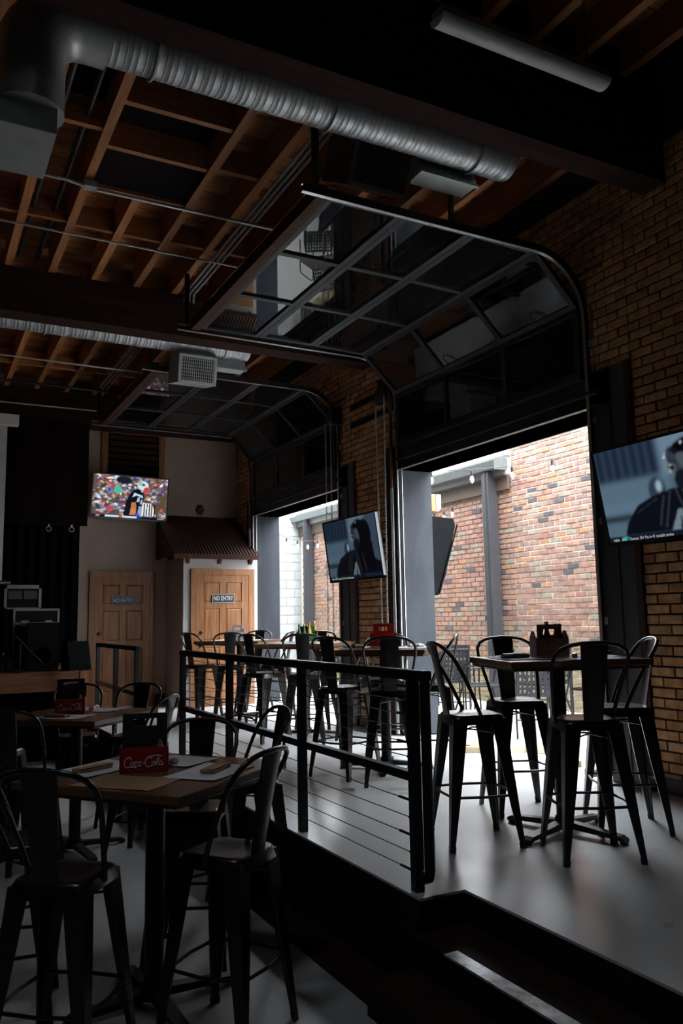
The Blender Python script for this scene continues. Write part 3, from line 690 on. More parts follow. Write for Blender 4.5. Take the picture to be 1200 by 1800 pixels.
# ------------------------------------------------------------------ bar stools
def make_stool():
    t = thing('bar_stool', 'x', 'bar stool')
    SZ = .735
    s = MB(); a = .158
    def ring(z, h, c): return [(-h+c,-h,z),(h-c,-h,z),(h-c*.3,-h+c*.3,z),(h,-h+c,z),(h,h-c,z),(h-c*.3,h-c*.3,z),(h-c,h,z),(-h+c,h,z),(-h+c*.3,h-c*.3,z),(-h,h-c,z),(-h,-h+c,z),(-h+c*.3,-h+c*.3,z)]
    rs = [ring(SZ-.055, a+.006, .03), ring(SZ-.014, a, .045), ring(SZ-.003, a-.006, .05), ring(SZ, a-.02, .05), ring(SZ-.006, a-.05, .05)]
    vs = sum(rs, []); fs = []
    for k in range(4):
        for i in range(12): fs.append((k*12+i, k*12+(i+1) % 12, k*12+12+(i+1) % 12, k*12+12+i))
    fs.append(tuple(range(48, 60))); fs.append(tuple(range(11, -1, -1)))
    s.add(vs, fs).build('seat', 'gunmetal', t, smooth=True)
    for sx in (-1, 1):
        for sy in (-1, 1):
            m = MB(); top = Vector((sx*.157, sy*.157, SZ-.02)); bot = Vector((sx*.222, sy*.222, 0)); th = .010
            vs = []
            for q, wd in ((0, .088), (.45, .064), (.955, .030), (.957, .034), (1, .032)):
                p = top.lerp(bot, q)
                L6 = [(0, 0), (-wd, 0), (-wd, -th), (-th*1.6, -th*1.6), (-th, -wd), (0, -wd)]
                vs += [(p.x+sx*u, p.y+sy*v, p.z) for u, v in L6]
            fs = [(0,1,2,3), (0,3,4,5), (24,27,26,25), (24,29,28,27)]
            for k in range(4):
                for i in range(6): fs.append((k*6+i, k*6+(i+1) % 6, k*6+6+(i+1) % 6, k*6+6+i))
            m.add(vs, fs).build('leg', 'gunmetal', t)
    zf = .285; e = .157+(.222-.157)*(SZ-.02-zf)/(SZ-.02)-.012
    for (p, q) in (((-e,-e),(e,-e)), ((e,-e),(e,e)), ((e,e),(-e,e)), ((-e,e),(-e,-e))):
        a0 = Vector((*p, zf)); a1 = Vector((*q, zf)); mid = (a0+a1)/2*1.08; mid.z = zf
        MB().tube([a0, a0.lerp(a1, .12), mid*1.0, a0.lerp(a1, .88), a1], [.010, .008, .008, .008, .010], 8).build('foot_rail', 'gunmetal', t, smooth=True)
    zb = .625; e = .15
    MB().tube([(-e, -e, zb), (0, 0, zb+.012), (e, e, zb)], .0055, 6).build('cross_brace', 'gunmetal', t)
    MB().tube([(-e, e, zb), (0, 0, zb+.024), (e, -e, zb)], .0055, 6).build('cross_brace', 'gunmetal', t)
    half = [(.160, .015, .70), (.166, .000, .745), (.182, -.045, .85), (.199, -.095, .95), (.210, -.140, 1.03), (.205, -.172, 1.078), (.180, -.197, 1.112), (.135, -.216, 1.136), (.075, -.226, 1.147), (0, -.230, 1.150)]
    pts = half+[(-x, y, z) for x, y, z in half[:-1][::-1]]
    MB().tube(pts, .0115, 10).build('back_hoop', 'gunmetal', t, smooth=True)
    rows = [(.725, -.150, .052, .0), (.80, -.160, .056, .006), (.90, -.178, .062, .010), (1.0, -.197, .068, .012), (1.09, -.216, .073, .010), (1.148, -.229, .077, .004)]
    m = MB(); vs = []; nc = 6
    for z, y, hw, bow in rows:
        for k in range(nc+1):
            u = k/nc*2-1; vs.append((u*hw, y-bow*(1-u*u)-.004, z))
        for k in range(nc+1):
            u = k/nc*2-1; vs.append((u*hw, y-bow*(1-u*u)+.004, z))
    S = 2*(nc+1); fs = []
    for r_ in range(len(rows)-1):
        for k in range(nc):
            a_ = r_*S+k; fs.append((a_, a_+1, a_+1+S, a_+S)); b_ = a_+nc+1; fs.append((b_+S, b_+1+S, b_+1, b_))
        a_ = r_*S; fs.append((a_, a_+S, a_+S+nc+1, a_+nc+1)); fs.append((a_+nc, a_+2*nc+1, a_+S+2*nc+1, a_+S+nc))
    for r_ in (0, len(rows)-1):
        for k in range(nc): fs.append((r_*S+k, r_*S+k+1, r_*S+k+1+nc+1, r_*S+k+nc+1))
    m.add(vs, fs).build('splat', 'gunmetal', t, smooth=True)
    return t
stool0 = make_stool(); st_tree = tree(stool0); st_used = [False]
def stool(x, y, z, face, label, group):
    o = stool0 if not st_used[0] else copy_tree(st_tree); st_used[0] = True
    o.location = (x, y, z); o.rotation_euler = (0, 0, R(face-90)); o.scale = (1, 1, 1.03 if z < 0 else 1); tag(o, label, 'bar stool', group); return o
G1 = 'bar stools on the platform'; G2 = 'bar stools on the lower floor'
stool(2.99, 4.05, 0, -18, 'dark metal bar stool with its back to the railing at table with cardboard carrier', G1)
stool(3.36, 3.50, 0, 65, 'dark metal bar stool nearest on the platform, back towards us, before the cardboard carrier', G1)
stool(3.72, 4.52, 0, 250, 'dark metal bar stool facing us between the cardboard carrier table and the patio', G1)
stool(3.97, 3.82, 0, 148, 'dark metal bar stool beside the tan brick wall under the big screen', G1)
stool(3.30, 6.25, 0, 22, 'dark metal bar stool seen sideways just left of the red carton table', G1)
stool(3.47, 5.78, 0, 60, 'dark metal bar stool, back towards us, blocking view of the red carton', G1)
stool(4.02, 5.98, 0, 142, 'dark metal bar stool at right end of the red carton table by the open doorway', G1)
stool(4.05, 6.80, 0, 240, 'dark metal bar stool on the brick pier side of the red carton table', G1)
stool(3.48, 8.50, 0, 20, 'dark metal bar stool seen sideways at the near end of the green bottles table', G1)
stool(3.74, 8.00, 0, 62, 'dark metal bar stool, back towards us, hiding the green bottles', G1)
stool(4.42, 8.02, 0, 135, 'dark metal bar stool between the green bottles table and the brick pier', G1)
stool(4.45, 9.15, 0, 228, 'dark metal bar stool on the far side of the green bottles table', G1)
stool(3.46, 10.66, 0, 20, 'dark metal bar stool nearest the white plaster corner by the wooden door', G1)
stool(3.70, 10.15, 0, 68, 'dark metal bar stool, back towards us, in front of the white carton table', G1)
stool(4.25, 9.95, 0, 140, 'dark metal bar stool at the doorway end of the white carton table', G1)
stool(4.42, 11.15, 0, 225, 'dark metal bar stool behind the white carton, by the farther opening', G1)
stool(1.28, 3.54, ZL, 127, 'large near bar stool at the right corner of the nearest lower table', G2)
stool(.60, 3.56, ZL, 52, 'large near bar stool with its back to us at left of nearest lower table', G2)
stool(1.40, 4.42, ZL, 240, 'bar stool facing us behind the nearest lower table', G2)
stool(.46, 4.22, ZL, -12, 'bar stool cut by the left picture edge at the nearest lower table', G2)
stool(1.93, 4.95, ZL, 178, 'bar stool pushed close to the railing beside the platform', G2)
stool(.72, 6.05, ZL, 52, 'bar stool at the left near side of the second lower table', G2)
stool(1.62, 6.35, ZL, 140, 'bar stool at the right near side of the second lower table', G2)
stool(1.78, 7.45, ZL, 230, 'bar stool on the far right side of the second lower table', G2)
stool(1.38, 7.75, ZL, 262, 'bar stool on the far side of second lower table, before the stage', G2)
stool(.66, 7.20, ZL, -35, 'bar stool at the left far side of the second lower table', G2)

# ------------------------------------------------------------------ tables
def make_table(sx, sy, feet):
    t = thing('bar_table', 'x', 'bar table')
    MB().bbox(-sx/2, sx/2, -sy/2, sy/2, 1.003, 1.04, .004).build('tabletop', 'table_wood', t)
    MB().box(-sx/2+.02, sx/2-.02, -sy/2+.02, sy/2-.02, .985, 1.003).build('underboard', 'table_edge', t)
    MB().cyl((0, 0, .03), (0, 0, .975), .045, n=16).build('column', 'black_iron', t, smooth=True)
    MB().box(-.2, .2, -.2, .2, .972, .985).build('mount_plate', 'black_iron', t)
    for k in range(4):
        a = R(feet+90*k); c, s_ = math.cos(a), math.sin(a)
        f = MB().prism([(.03, .035), (.03, .075), (.37, .045), (.40, .03), (.40, .012), (.385, .012), (.36, .022)], -.03, .03, 'y')
        f.cyl((.385, 0, 0), (.385, 0, .014), .022, n=10)
        f.xf(Matrix.Rotation(a, 4, 'Z')).build('foot', 'black_iron', t)
    MB().lathe([(.055, .03), (.06, .035), (.06, .08), (.05, .10)], 16).build('hub', 'black_iron', t, smooth=True)
    return t
def table(x, y, z, rot, sx, sy, feet, label, group):
    o = make_table(sx, sy, feet-rot); o.location = (x, y, z); o.rotation_euler = (0, 0, R(rot)); return tag(o, label, 'table', group)
GT = 'square pedestal bar tables'
T1 = (3.56, 3.92, 0, -18); T2 = (3.75, 6.33, 0, -45); T3 = (4.02, 8.55, 0, -45); T4 = (3.98, 10.55, 0, -45)
L1 = (1.07, 3.96, ZL, 37); L2 = (1.20, 6.78, ZL, 45)
table(*T1, .88, .74, 15, 'wooden bar table with brown cardboard carrier, nearest on the platform', GT)
table(*T2, .92, .92, -36, 'wooden bar table carrying the red carton beside the brick pier', GT)
table(*T3, .92, .92, -30, 'wooden bar table carrying the green bottles at farther opening', GT)
table(*T4, .92, .92, 10, 'wooden bar table carrying the white carton by the wooden door', GT)
table(*L1, .90, .92, 5, 'nearest wooden bar table on the lower floor, with red cola caddy', GT)
table(*L2, .90, .92, 10, 'second wooden bar table on the lower floor, towards the stage', GT)
def onT(T, u, v, h=0):
    c, s_ = math.cos(R(T[3])), math.sin(R(T[3])); return (T[0]+u*c-v*s_, T[1]+u*s_+v*c, T[2]+1.04+h)
# paper placemats, gently curled
def placemat(T, u, v, rz, label, m='paper', curl=.004):
    b = MB(); nx, ny = 10, 7; vs = []; fs = []; W_, D_ = .40, .27
    for k, off in enumerate((.0004, .0012)):
        for j in range(ny+1):
            for i in range(nx+1):
                x = (i/nx-.5)*W_; y = (j/ny-.5)*D_
                vs.append((x, y, off+curl*abs(math.sin(x*9+rz))*abs(x/W_*2)**2+curl*.6*(y/D_*2)**4))
    S = (nx+1)*(ny+1)
    for j in range(ny):
        for i in range(nx):
            a = j*(nx+1)+i; fs.append((a, a+nx+1, a+nx+2, a+1)); fs.append((S+a, S+a+1, S+a+nx+2, S+a+nx+1))
    for i in range(nx):
        fs.append((i, i+1, S+i+1, S+i)); a = ny*(nx+1)+i; fs.append((a+1, a, S+a, S+a+1))
    for j in range(ny):
        a = j*(nx+1); fs.append((a+nx+1, a, S+a, S+a+nx+1)); a += nx; fs.append((a, a+nx+1, S+a+nx+1, S+a))
    o = b.add(vs, fs).build('placemat', m, None, smooth=True); o.location = onT(T, u, v); o.rotation_euler = (0, 0, R(T[3]+rz))
    return tag(o, label, 'placemat', 'paper placemats')
def napkin_roll(T, u, v, rz, label, m='napkin_white', band=True):
    t = thing('napkin_roll', label, 'napkin', onT(T, u, v, .003), R(T[3]+rz), 'rolled napkins with cutlery')
    MB().tube([(-.10, 0, .017), (-.095, 0, .017), (.06, 0, .018), (.10, 0, .014)], [.012, .018, .020, .014], 10).xf(Matrix.Diagonal((1, 1.25, .85, 1))).build('napkin_wrap', m, t, smooth=True)
    MB().tube([(-.02, 0, .0185), (.015, 0, .0185)], .0205, 10).xf(Matrix.Diagonal((1, 1.25, .85, 1))).build('paper_band', 'menu_dark', t)
    MB().box(-.14, -.09, -.012, .012, .013, .017).build('fork', 'track_steel', t)
    return t
def napkin_fold(T, u, v, rz, label):
    t = thing('folded_napkin', label, 'napkin', onT(T, u, v, .003), R(T[3]+rz), 'folded brown napkins')
    b = MB().bbox(-.10, .10, -.035, .035, 0, .018, .006); b.build('napkin_fold', 'napkin', t)
    MB().box(-.098, .10, -.036, .0, .018, .0205).build('top_fold', 'napkin', t)
    return t
placemat(L1, .06, -.27, 4, 'white paper placemat on nearest lower table, right of the cola caddy')
placemat(L1, .25, .10, 88, 'white paper placemat on nearest lower table, behind the cola caddy')
placemat(L1, -.06, .30, -4, 'white paper placemat on nearest lower table, left of the cola caddy')
placemat(L1, -.29, -.06, 96, 'brownish paper placemat at near edge of the nearest lower table', 'napkin')
napkin_fold(L1, .10, -.27, 8, 'brown folded napkin on the placemat right of near cola caddy')
napkin_fold(L1, -.10, .30, -8, 'brown folded napkin on the placemat left of near cola caddy')
napkin_roll(L1, .24, .10, 50, 'white rolled napkin with cutlery behind the near cola caddy')
placemat(L2, .24, -.02, 88, 'white paper placemat right of the second cola caddy')
placemat(L2, -.24, -.04, 92, 'white paper placemat left of the second cola caddy')
napkin_fold(L2, -.26, .0, 86, 'brown folded napkin left of the second cola caddy')
napkin_roll(L2, .26, .02, 20, 'white rolled napkin with cutlery right of second cola caddy')
placemat(T1, -.26, .0, 88, 'white paper placemat at the railing end of the cardboard carrier table')
placemat(T1, .10, -.22, 2, 'white paper placemat before the cardboard carrier')
placemat(T1, .28, .12, 80, 'white paper placemat at brick wall end of cardboard carrier table')
napkin_roll(T1, -.26, .02, 14, 'rolled napkin with cutlery lying left of the cardboard carrier', 'menu_dark')
napkin_roll(T1, .34, .14, 4, 'rolled napkin with cutlery lying right of the cardboard carrier', 'menu_dark')
placemat(T2, -.27, .05, 86, 'white paper placemat left of the red carton')
placemat(T2, .27, .05, 90, 'white paper placemat right of the red carton')
napkin_roll(T2, -.28, .0, 10, 'rolled napkin with cutlery left of the red carton')
napkin_roll(T2, .28, .04, 60, 'rolled napkin with cutlery right of the red carton')
placemat(T3, -.27, .0, 90, 'white paper placemat left of the green bottles'); placemat(T3, .24, .1, 80, 'white paper placemat right of the green bottles')
placemat(T4, .24, -.05, 90, 'white paper placemat right of the white carton'); placemat(T4, -.24, .05, 90, 'white paper placemat left of the white carton')

# ------------------------------------------------------------------ cola caddies
def arc(cx, cy, rx, ry, a0, a1, n=10): return [(cx+rx*math.cos(R(a0+(a1-a0)*k/n)), cy+ry*math.sin(R(a0+(a1-a0)*k/n))) for k in range(n+1)]
COLA = [arc(1.15, 1.25, .85, 1.15, 40, 300)+[(2.0, .25), (3.2, .05)], arc(1.25, 2.25, .35, .25, -60, 200, 6),
        arc(2.15, .85, .33, .45, 60, 420), arc(3.0, .85, .33, .45, 50, 320), arc(3.8, .85, .33, .45, 30, 390)+[(4.1, .4), (4.4, .6)], [(4.55, .95), (5.0, 1.0)],
        arc(5.9, 1.25, .85, 1.15, 40, 300)+[(6.6, .35)], arc(6.0, 2.2, .4, .3, -60, 180, 6)+[(6.6, 2.55), (7.6, 2.75), (8.8, 2.45)],
        arc(6.95, .85, .33, .45, 60, 420), [(7.5, .5), (8.0, 1.5), (8.15, 2.2), (7.95, 2.35), (7.75, 1.8), (7.7, .8), (7.95, .42)], arc(8.6, .85, .33, .45, 30, 390)+[(8.9, .4), (9.3, .6)]]
def cola_script(parent, w_, z0, y, m='script_white', r=.0032):
    k = w_/9.6
    for st_ in COLA:
        MB().tube([(px_*k-w_/2+.12*k*(py_-.9), y, z0+py_*k) for px_, py_ in st_], r, 5).xf(Matrix.Translation((0, 0, 0))).build('script_stroke', m, parent)
def cola_caddy(T, u, v, rz, label, inside):
    loc = onT(T, u, v); t = thing('cola_caddy', label, 'condiment caddy', loc, R(rz), 'red cola caddies')
    W_, D_, H_ = .225, .15, .115; th = .008
    MB().box(-W_/2, W_/2, -D_/2, -D_/2+th, 0, H_).box(-W_/2, W_/2, D_/2-th, D_/2, 0, H_).box(-W_/2, -W_/2+th, -D_/2, D_/2, 0, H_).box(W_/2-th, W_/2, -D_/2, D_/2, 0, H_).box(-W_/2, W_/2, -D_/2, D_/2, 0, th).build('crate', 'coke_red', t)
    d = MB(); z1 = .265
    d.box(-W_/2+th, W_/2-th, -.006, .006, th, .205).box(-W_/2+th, -.055, -.006, .006, .205, z1).box(.055, W_/2-th, -.006, .006, .205, z1).box(-.055, .055, -.006, .006, .24, z1)
    d.build('divider', 'divider_black', t)
    cola_script(t, W_*.86, .022, -D_/2-.0005)
    lc = Vector(loc); c, s_ = math.cos(R(rz)), math.sin(R(rz))
    b = thing('sauce_bottle', inside, 'bottle', (lc.x+.072*c+.036*s_, lc.y+.072*s_-.036*c, lc.z+.008))
    MB().lathe([(.020, 0), (.022, .004), (.022, .08), (.015, .105), (.010, .115)], 14).build('body', 'sauce_orange', b, smooth=True)
    MB().lathe([(.011, .113), (.011, .125), (.007, .135)], 10).build('nozzle', 'sauce_orange', b, smooth=True)
    return t
cola_caddy(L1, .0, .07, -16, 'red cola caddy with black handle board on the nearest lower table', 'small orange sauce bottle standing in the near cola caddy')
cola_caddy(L2, .02, .08, -12, 'red cola caddy with black handle board on the second lower table', 'small orange sauce bottle standing in the second cola caddy')

# ------------------------------------------------------------------ bottle carriers on the platform tables
def carrier(T, u, v, rz, label, m, ends, textm, s_, trim, bottles, blabel, W_=.19, hb=.12):
    loc = onT(T, u, v); t = thing('bottle_carrier', label, 'bottle carrier', loc, R(rz), 'cardboard bottle carriers')
    D_ = .125; th = .003
    MB().box(-W_/2, W_/2, -D_/2, -D_/2+th, 0, hb).box(-W_/2, W_/2, D_/2-th, D_/2, 0, hb).build('side_panel', m, t)
    for sx in (-1, 1): MB().prism([(-D_/2, 0), (D_/2, 0), (D_/2, hb), (.02, hb+.045), (-.02, hb+.045), (-D_/2, hb)], sx*W_/2, sx*(W_/2-th), 'x').build('end_panel', ends, t)
    h = MB(); z1 = hb+.085
    h.box(-W_/2+.03, W_/2-.03, -.004, .004, 0, hb+.02).box(-W_/2+.03, -.038, -.004, .004, hb+.02, z1).box(.038, W_/2-.03, -.004, .004, hb+.02, z1).box(-.038, .038, -.004, .004, hb+.055, z1)
    h.build('handle', m, t)
    text('lettering', s_, .055, textm, t, (0, -D_/2-.001, hb*.52), (R(90), 0, 0), .0006, shear=.25)
    MB().box(-W_/2, W_/2, -D_/2-.0012, -D_/2, .0, .016).build('trim_band', trim, t)
    c, q = math.cos(R(rz)), math.sin(R(rz))
    k = 0
    for (bx, by, bm, cm, hh) in bottles:
        b = thing('bottle', blabel[k], 'bottle', (loc[0]+bx*c-by*q, loc[1]+bx*q+by*c, loc[2]+.004), 0, 'sauce bottles in the carriers'); k += 1
        MB().lathe([(.022, 0), (.025, .004), (.025, hh*.55), (.012, hh*.78), (.011, hh*.92)], 14).build('glass_body', bm, b, smooth=True)
        MB().lathe([(.0135, hh*.90), (.0135, hh), (.010, hh+.004)], 12).build('cap', cm, b, smooth=True)
    return t
carrier(T1, -.02, .05, -22, 'brown cardboard bottle carrier on the table nearest the big screen', 'carton_brown', 'carton_lilac', 'carton_gold', 'Coro', 'carton_lilac',
        [(-.06, -.032, 'bottle_brown', 'menu_dark', .17), (.06, -.032, 'bottle_brown', 'carton_gold', .20), (.06, .032, 'bottle_brown', 'menu_dark', .20), (0, .032, 'bottle_brown', 'cap_white', .215)],
        ['brown bottle at the left front of the brown carrier', 'brown bottle with gold cap at right front of the brown carrier', 'brown bottle at the right back of the brown carrier', 'white capped brown bottle behind the brown carrier handle'], W_=.21)
o = MB().lathe([(.0, 0), (.014, .003), (.019, .014), (.014, .028), (.0, .032)], 14).build('salt_ball', 'track_steel', None, smooth=True); o.location = onT(T1, .075, -.10); tag(o, 'small round silver shaker in front of the brown carrier', 'shaker')
carrier(T2, -.02, .05, -30, 'red cardboard bottle carrier with white script beside brick pier', 'carton_red', 'carton_red', 'script_white', 'Fire', 'script_white',
        [(.065, .03, 'bottle_yellow', 'bottle_green', .20), (-.06, .03, 'carton_red', 'cap_white', .17)], ['yellow bottle with green cap in the red carton', 'red bottle with white cap in the red carton'], W_=.235, hb=.13)
carrier(T4, -.04, .0, -28, 'white cardboard bottle carrier with dark script by the wooden door', 'carton_white', 'carton_blue', 'carton_blue', 'Corona', 'carton_white',
        [(-.06, .03, 'bottle_brown', 'menu_dark', .17), (.06, .03, 'bottle_brown', 'cap_white', .17)], ['brown bottle at left in the white carton', 'white capped bottle at right in the white carton'])
carrier(T3, .02, .0, -30, 'green and cream bottle carrier on the table at the farther opening', 'bottle_green', 'bottle_green', 'cap_white', 'XX', 'cap_white',
        [(-.085, -.03, 'bottle_green', 'bottle_green', .20), (-.03, -.03, 'bottle_green', 'bottle_yellow', .21), (.03, -.03, 'bottle_yellow', 'bottle_yellow', .23), (.085, .03, 'bottle_yellow', 'cap_white', .24), (0, .03, 'bottle_green', 'bottle_yellow', .20)],
        ['green bottle at the left end of the green carrier', 'green bottle with yellow cap second in the green carrier', 'yellow bottle in the middle of the green carrier', 'tall yellow bottle with white cap in the green carrier', 'green bottle at the back of the green carrier'], W_=.24, hb=.10)

# ------------------------------------------------------------------ railings along the platform edge
def railing(ys, label, end_loop, cables=True):
    x = 2.215; t = thing('railing', label, 'railing', (x, ys[0], 0))
    y0 = ys[0]; L_ = ys[-1]-ys[0]; H_ = 1.045
    for yy in ys:
        MB().bbox(-.025, .025, yy-y0-.025, yy-y0+.025, 0, H_-.02, .003).build('post', 'rail_black', t)
    a = -.11 if end_loop else -.025
    MB().bbox(-.027, .027, a-.027, L_+.027, H_-.05, H_, .006).build('top_rail', 'rail_black', t)
    MB().box(-.021, .021, 0, L_, .51, .553).build('bottom_rail', 'rail_black', t)
    if end_loop:
        MB().tube([(0, a, H_-.03), (0, a, .12), (0, a+.012, .085), (0, a+.035, .075), (0, 0, .085)], .026, 10).build('end_loop', 'rail_black', t, smooth=True)
    zs = [.085+.082*k for k in range(5)]+[.62+.068*k for k in range(6)] if cables else []
    for z in zs:
        MB().cyl((0, 0, z), (0, L_, z), .0028, n=6).build('cable', 'cable_steel', t)
    for i, z in enumerate(zs):
        fit = MB()
        fit.cyl((0, .025, z), (0, .06 if i % 2 else .15, z), .007, n=8)
        fit.cyl((0, -.035, z), (0, -.025, z), .009, n=8)
        fit.build('cable_fitting', 'rail_black', t)
    return t
railing([3.475, 4.775, 6.10, 7.33], 'black metal cable railing along the platform edge, ending by the steps', True)
railing([9.04, 10.08, 11.12], 'short black railing before the left wooden door', False, False)

# ------------------------------------------------------------------ televisions
class Canvas:
    def __init__(s, W_, H_, c): s.W, s.H = W_, H_; s.a = np.zeros((H_, W_, 3)); s.a[:] = c; s.x, s.y = np.meshgrid((np.arange(W_)+.5)/W_, (np.arange(H_)+.5)/H_)
    def mix(s, m, c, k=1.0): m = (m*k)[..., None]; s.a = s.a*(1-m)+np.array(c)*m
    def ell(s, cx, cy, rx, ry, c, k=1.0, rot=0, soft=.12):
        dx, dy = s.x-cx, s.y-cy; ca, sa = math.cos(rot), math.sin(rot); u = (dx*ca+dy*sa)/rx; v = (-dx*sa+dy*ca)/ry
        s.mix(np.clip((1-np.sqrt(u*u+v*v))/soft+.5, 0, 1), c, k)
    def rect(s, x0, x1, y0, y1, c, k=1.0, soft=.006):
        f = lambda a: np.clip(a/soft+.5, 0, 1); s.mix(f(s.x-x0)*f(x1-s.x)*f(s.y-y0)*f(y1-s.y), c, k)
    def poly(s, P, c, k=1.0):
        m = np.zeros_like(s.x, bool); n = len(P)
        for i in range(n):
            (xa, ya), (xb, yb) = P[i], P[(i+1) % n]
            if ya == yb: continue
            cnd = ((ya > s.y) != (yb > s.y)) & (s.x < (xb-xa)*(s.y-ya)/(yb-ya)+xa); m ^= cnd
        s.mix(m.astype(float), c, k)
    def blur(s, n):
        for _ in range(n):
            p = np.pad(s.a, ((1, 1), (1, 1), (0, 0)), 'edge'); s.a = (p[1:-1, 1:-1]*2+p[:-2, 1:-1]+p[2:, 1:-1]+p[1:-1, :-2]+p[1:-1, 2:])/6
def portrait():
    """blue-grey music video frame: hooded figure with dark glasses, head thrown back"""
    c = Canvas(128, 72, (.085, .13, .18))
    c.rect(0, 1, .0, .42, (.12, .18, .24)); c.rect(0, .52, .40, .66, (.11, .165, .215))
    for k in range(7): c.rect(.02+.065*k, .05+.065*k, .66, 1.0, (.004+.008*(k % 2), .008+.012*(k % 2), .022+.012*(k % 3)))
    c.rect(0, .46, .64, 1.0, (.012, .020, .042), .6); c.rect(.48, .80, .62, 1.0, (.16, .22, .28), .9); c.rect(.80, 1, .2, 1, (.06, .09, .13), .8)
    c.rect(0, .5, .225, .275, (.008, .011, .018)); c.rect(0, .5, .05, .225, (.10, .15, .19)); c.blur(7)
    c.ell(.42, .48, .06, .14, (.035, .055, .085)); c.ell(.435, .52, .022, .06, (.30, .38, .44))
    c.blur(2)
    c.poly([(.13, .05), (.17, .20), (.26, .36), (.36, .42), (.46, .46), (.58, .48), (.80, .40), (.93, .27), (1.0, .22), (1.0, .05)], (.007, .009, .016))
    c.ell(.735, .60, .135, .34, (.005, .006, .011), rot=-.12); c.ell(.655, .84, .085, .115, (.006, .007, .012), rot=-.4); c.poly([(.55, .10), (.90, .16), (.88, .55), (.58, .55)], (.005, .006, .010))
    c.ell(.60, .72, .068, .17, (.035, .045, .058), rot=.25); c.ell(.625, .73, .036, .10, (.085, .105, .12), rot=.2); c.ell(.585, .63, .03, .09, (.05, .06, .075), rot=.3); c.ell(.60, .54, .05, .10, (.012, .015, .022))
    c.ell(.625, .865, .055, .055, (.004, .004, .008), rot=.35); c.ell(.575, .83, .026, .035, (.010, .012, .02), rot=.3); c.ell(.555, .80, .020, .05, (.05, .06, .08), rot=.5)
    c.ell(.545, .675, .026, .045, (.12, .14, .155), rot=.25); c.ell(.548, .675, .014, .028, (.003, .003, .006), rot=.25); c.ell(.540, .705, .008, .006, (.40, .45, .48)); c.ell(.532, .645, .008, .018, (.30, .34, .37))
    c.ell(.505, .79, .009, .016, (.45, .50, .55)); c.ell(.518, .825, .007, .010, (.35, .4, .45)); c.ell(.635, .90, .009, .014, (.45, .5, .55))
    c.poly([(.47, .06), (.53, .26), (.56, .26), (.60, .06)], (.17, .21, .25)); c.poly([(.53, .06), (.545, .22), (.56, .06)], (.02, .025, .035))
    for a, b in (((.50, .46), (.43, .10)), ((.53, .5), (.60, .10)), ((.24, .28), (.40, .40)), ((.58, .45), (.63, .12)), ((.45, .42), (.39, .12)), ((.68, .4), (.72, .1))):
        c.poly([a, (a[0]+.010, a[1]), (b[0]+.011, b[1]), b], (.07, .08, .10), .65)
    c.blur(1); c.a = np.clip(c.a, 0, 1)**1.22*1.35; c.rect(0, 1, 0, .062, (.006, .010, .020)); c.rect(.70, 1, .015, .055, (.012, .02, .05)); c.rect(.10, .145, .012, .056, (.02, .30, .22))
    return c
def football():
    rng = np.random.RandomState(3); c = Canvas(128, 72, (.34, .28, .24))
    pal = [(.75, .68, .60), (.55, .36, .28), (.08, .12, .45), (.55, .08, .10), (.62, .66, .75), (.10, .10, .14), (.42, .30, .22), (.8, .8, .82), (.20, .26, .60), (.60, .45, .32), (.25, .22, .20)]
    c.a *= .45
    for _ in range(640):
        p = pal[rng.randint(len(pal))]; q = .35+.9*rng.rand(); c.ell(rng.rand(), rng.rand()*.95+.05, .010+.018*rng.rand(), .016+.038*rng.rand(), (p[0]*q, p[1]*q, p[2]*q), .9, soft=.5, rot=rng.rand()*3)
    c.ell(.33, .66, .055, .085, (.10, .55, .40), .9); c.ell(.40, .90, .10, .09, (.02, .03, .05)); c.ell(.23, .20, .05, .06, (.55, .12, .10), .9)
    c.poly([(.66, .08), (.68, .40), (.76, .46), (.86, .34), (.96, .62), (.93, .72), (.99, .66), (.99, .40), (.90, .22), (.88, .08)], (.16, .12, .06))
    c.poly([(.66, .08), (.67, .40), (.80, .38), (.86, .08)], (.75, .76, .78))
    for k in range(5): c.poly([(.685+.036*k, .08), (.69+.034*k, .38), (.705+.034*k, .38), (.70+.036*k, .08)], (.02, .02, .03))
    c.poly([(.42, .06), (.44, .36), (.48, .55), (.53, .68), (.60, .72), (.67, .62), (.69, .50), (.66, .30), (.64, .06)], (.008, .011, .025))
    c.poly([(.50, .08), (.52, .38), (.58, .40), (.59, .08)], (.52, .24, .12)); c.ell(.545, .18, .035, .06, (.60, .28, .15))
    c.poly([(.52, .50), (.55, .62), (.66, .56), (.67, .50), (.58, .56)], (.55, .66, .75)); c.poly([(.585, .40), (.60, .52), (.63, .52), (.625, .40)], (.45, .55, .65)); c.poly([(.63, .36), (.65, .47), (.67, .46), (.66, .35)], (.40, .50, .60))
    c.ell(.66, .80, .075, .11, (.62, .70, .72)); c.ell(.63, .84, .035, .05, (.25, .50, .50), .8); c.ell(.71, .70, .04, .07, (.55, .10, .12)); c.ell(.665, .82, .02, .025, (.05, .08, .12))
    c.poly([(.60, .08), (.62, .30), (.66, .30), (.67, .08)], (.45, .50, .62), .8); c.ell(.60, .10, .03, .04, (.10, .14, .5))
    c.rect(0, 1, 0, .06, (.01, .012, .03)); c.rect(.18, .60, .015, .052, (.62, .72, .85)); c.rect(.36, .41, .012, .056, (.75, .12, .10)); c.rect(.88, .98, .015, .05, (.25, .30, .38))
    c.rect(.60, .66, .008, .07, (.05, .08, .35)); c.rect(.06, .11, .015, .05, (.4, .4, .42)); c.a = np.clip(c.a, 0, 1)**1.35*1.25; return c
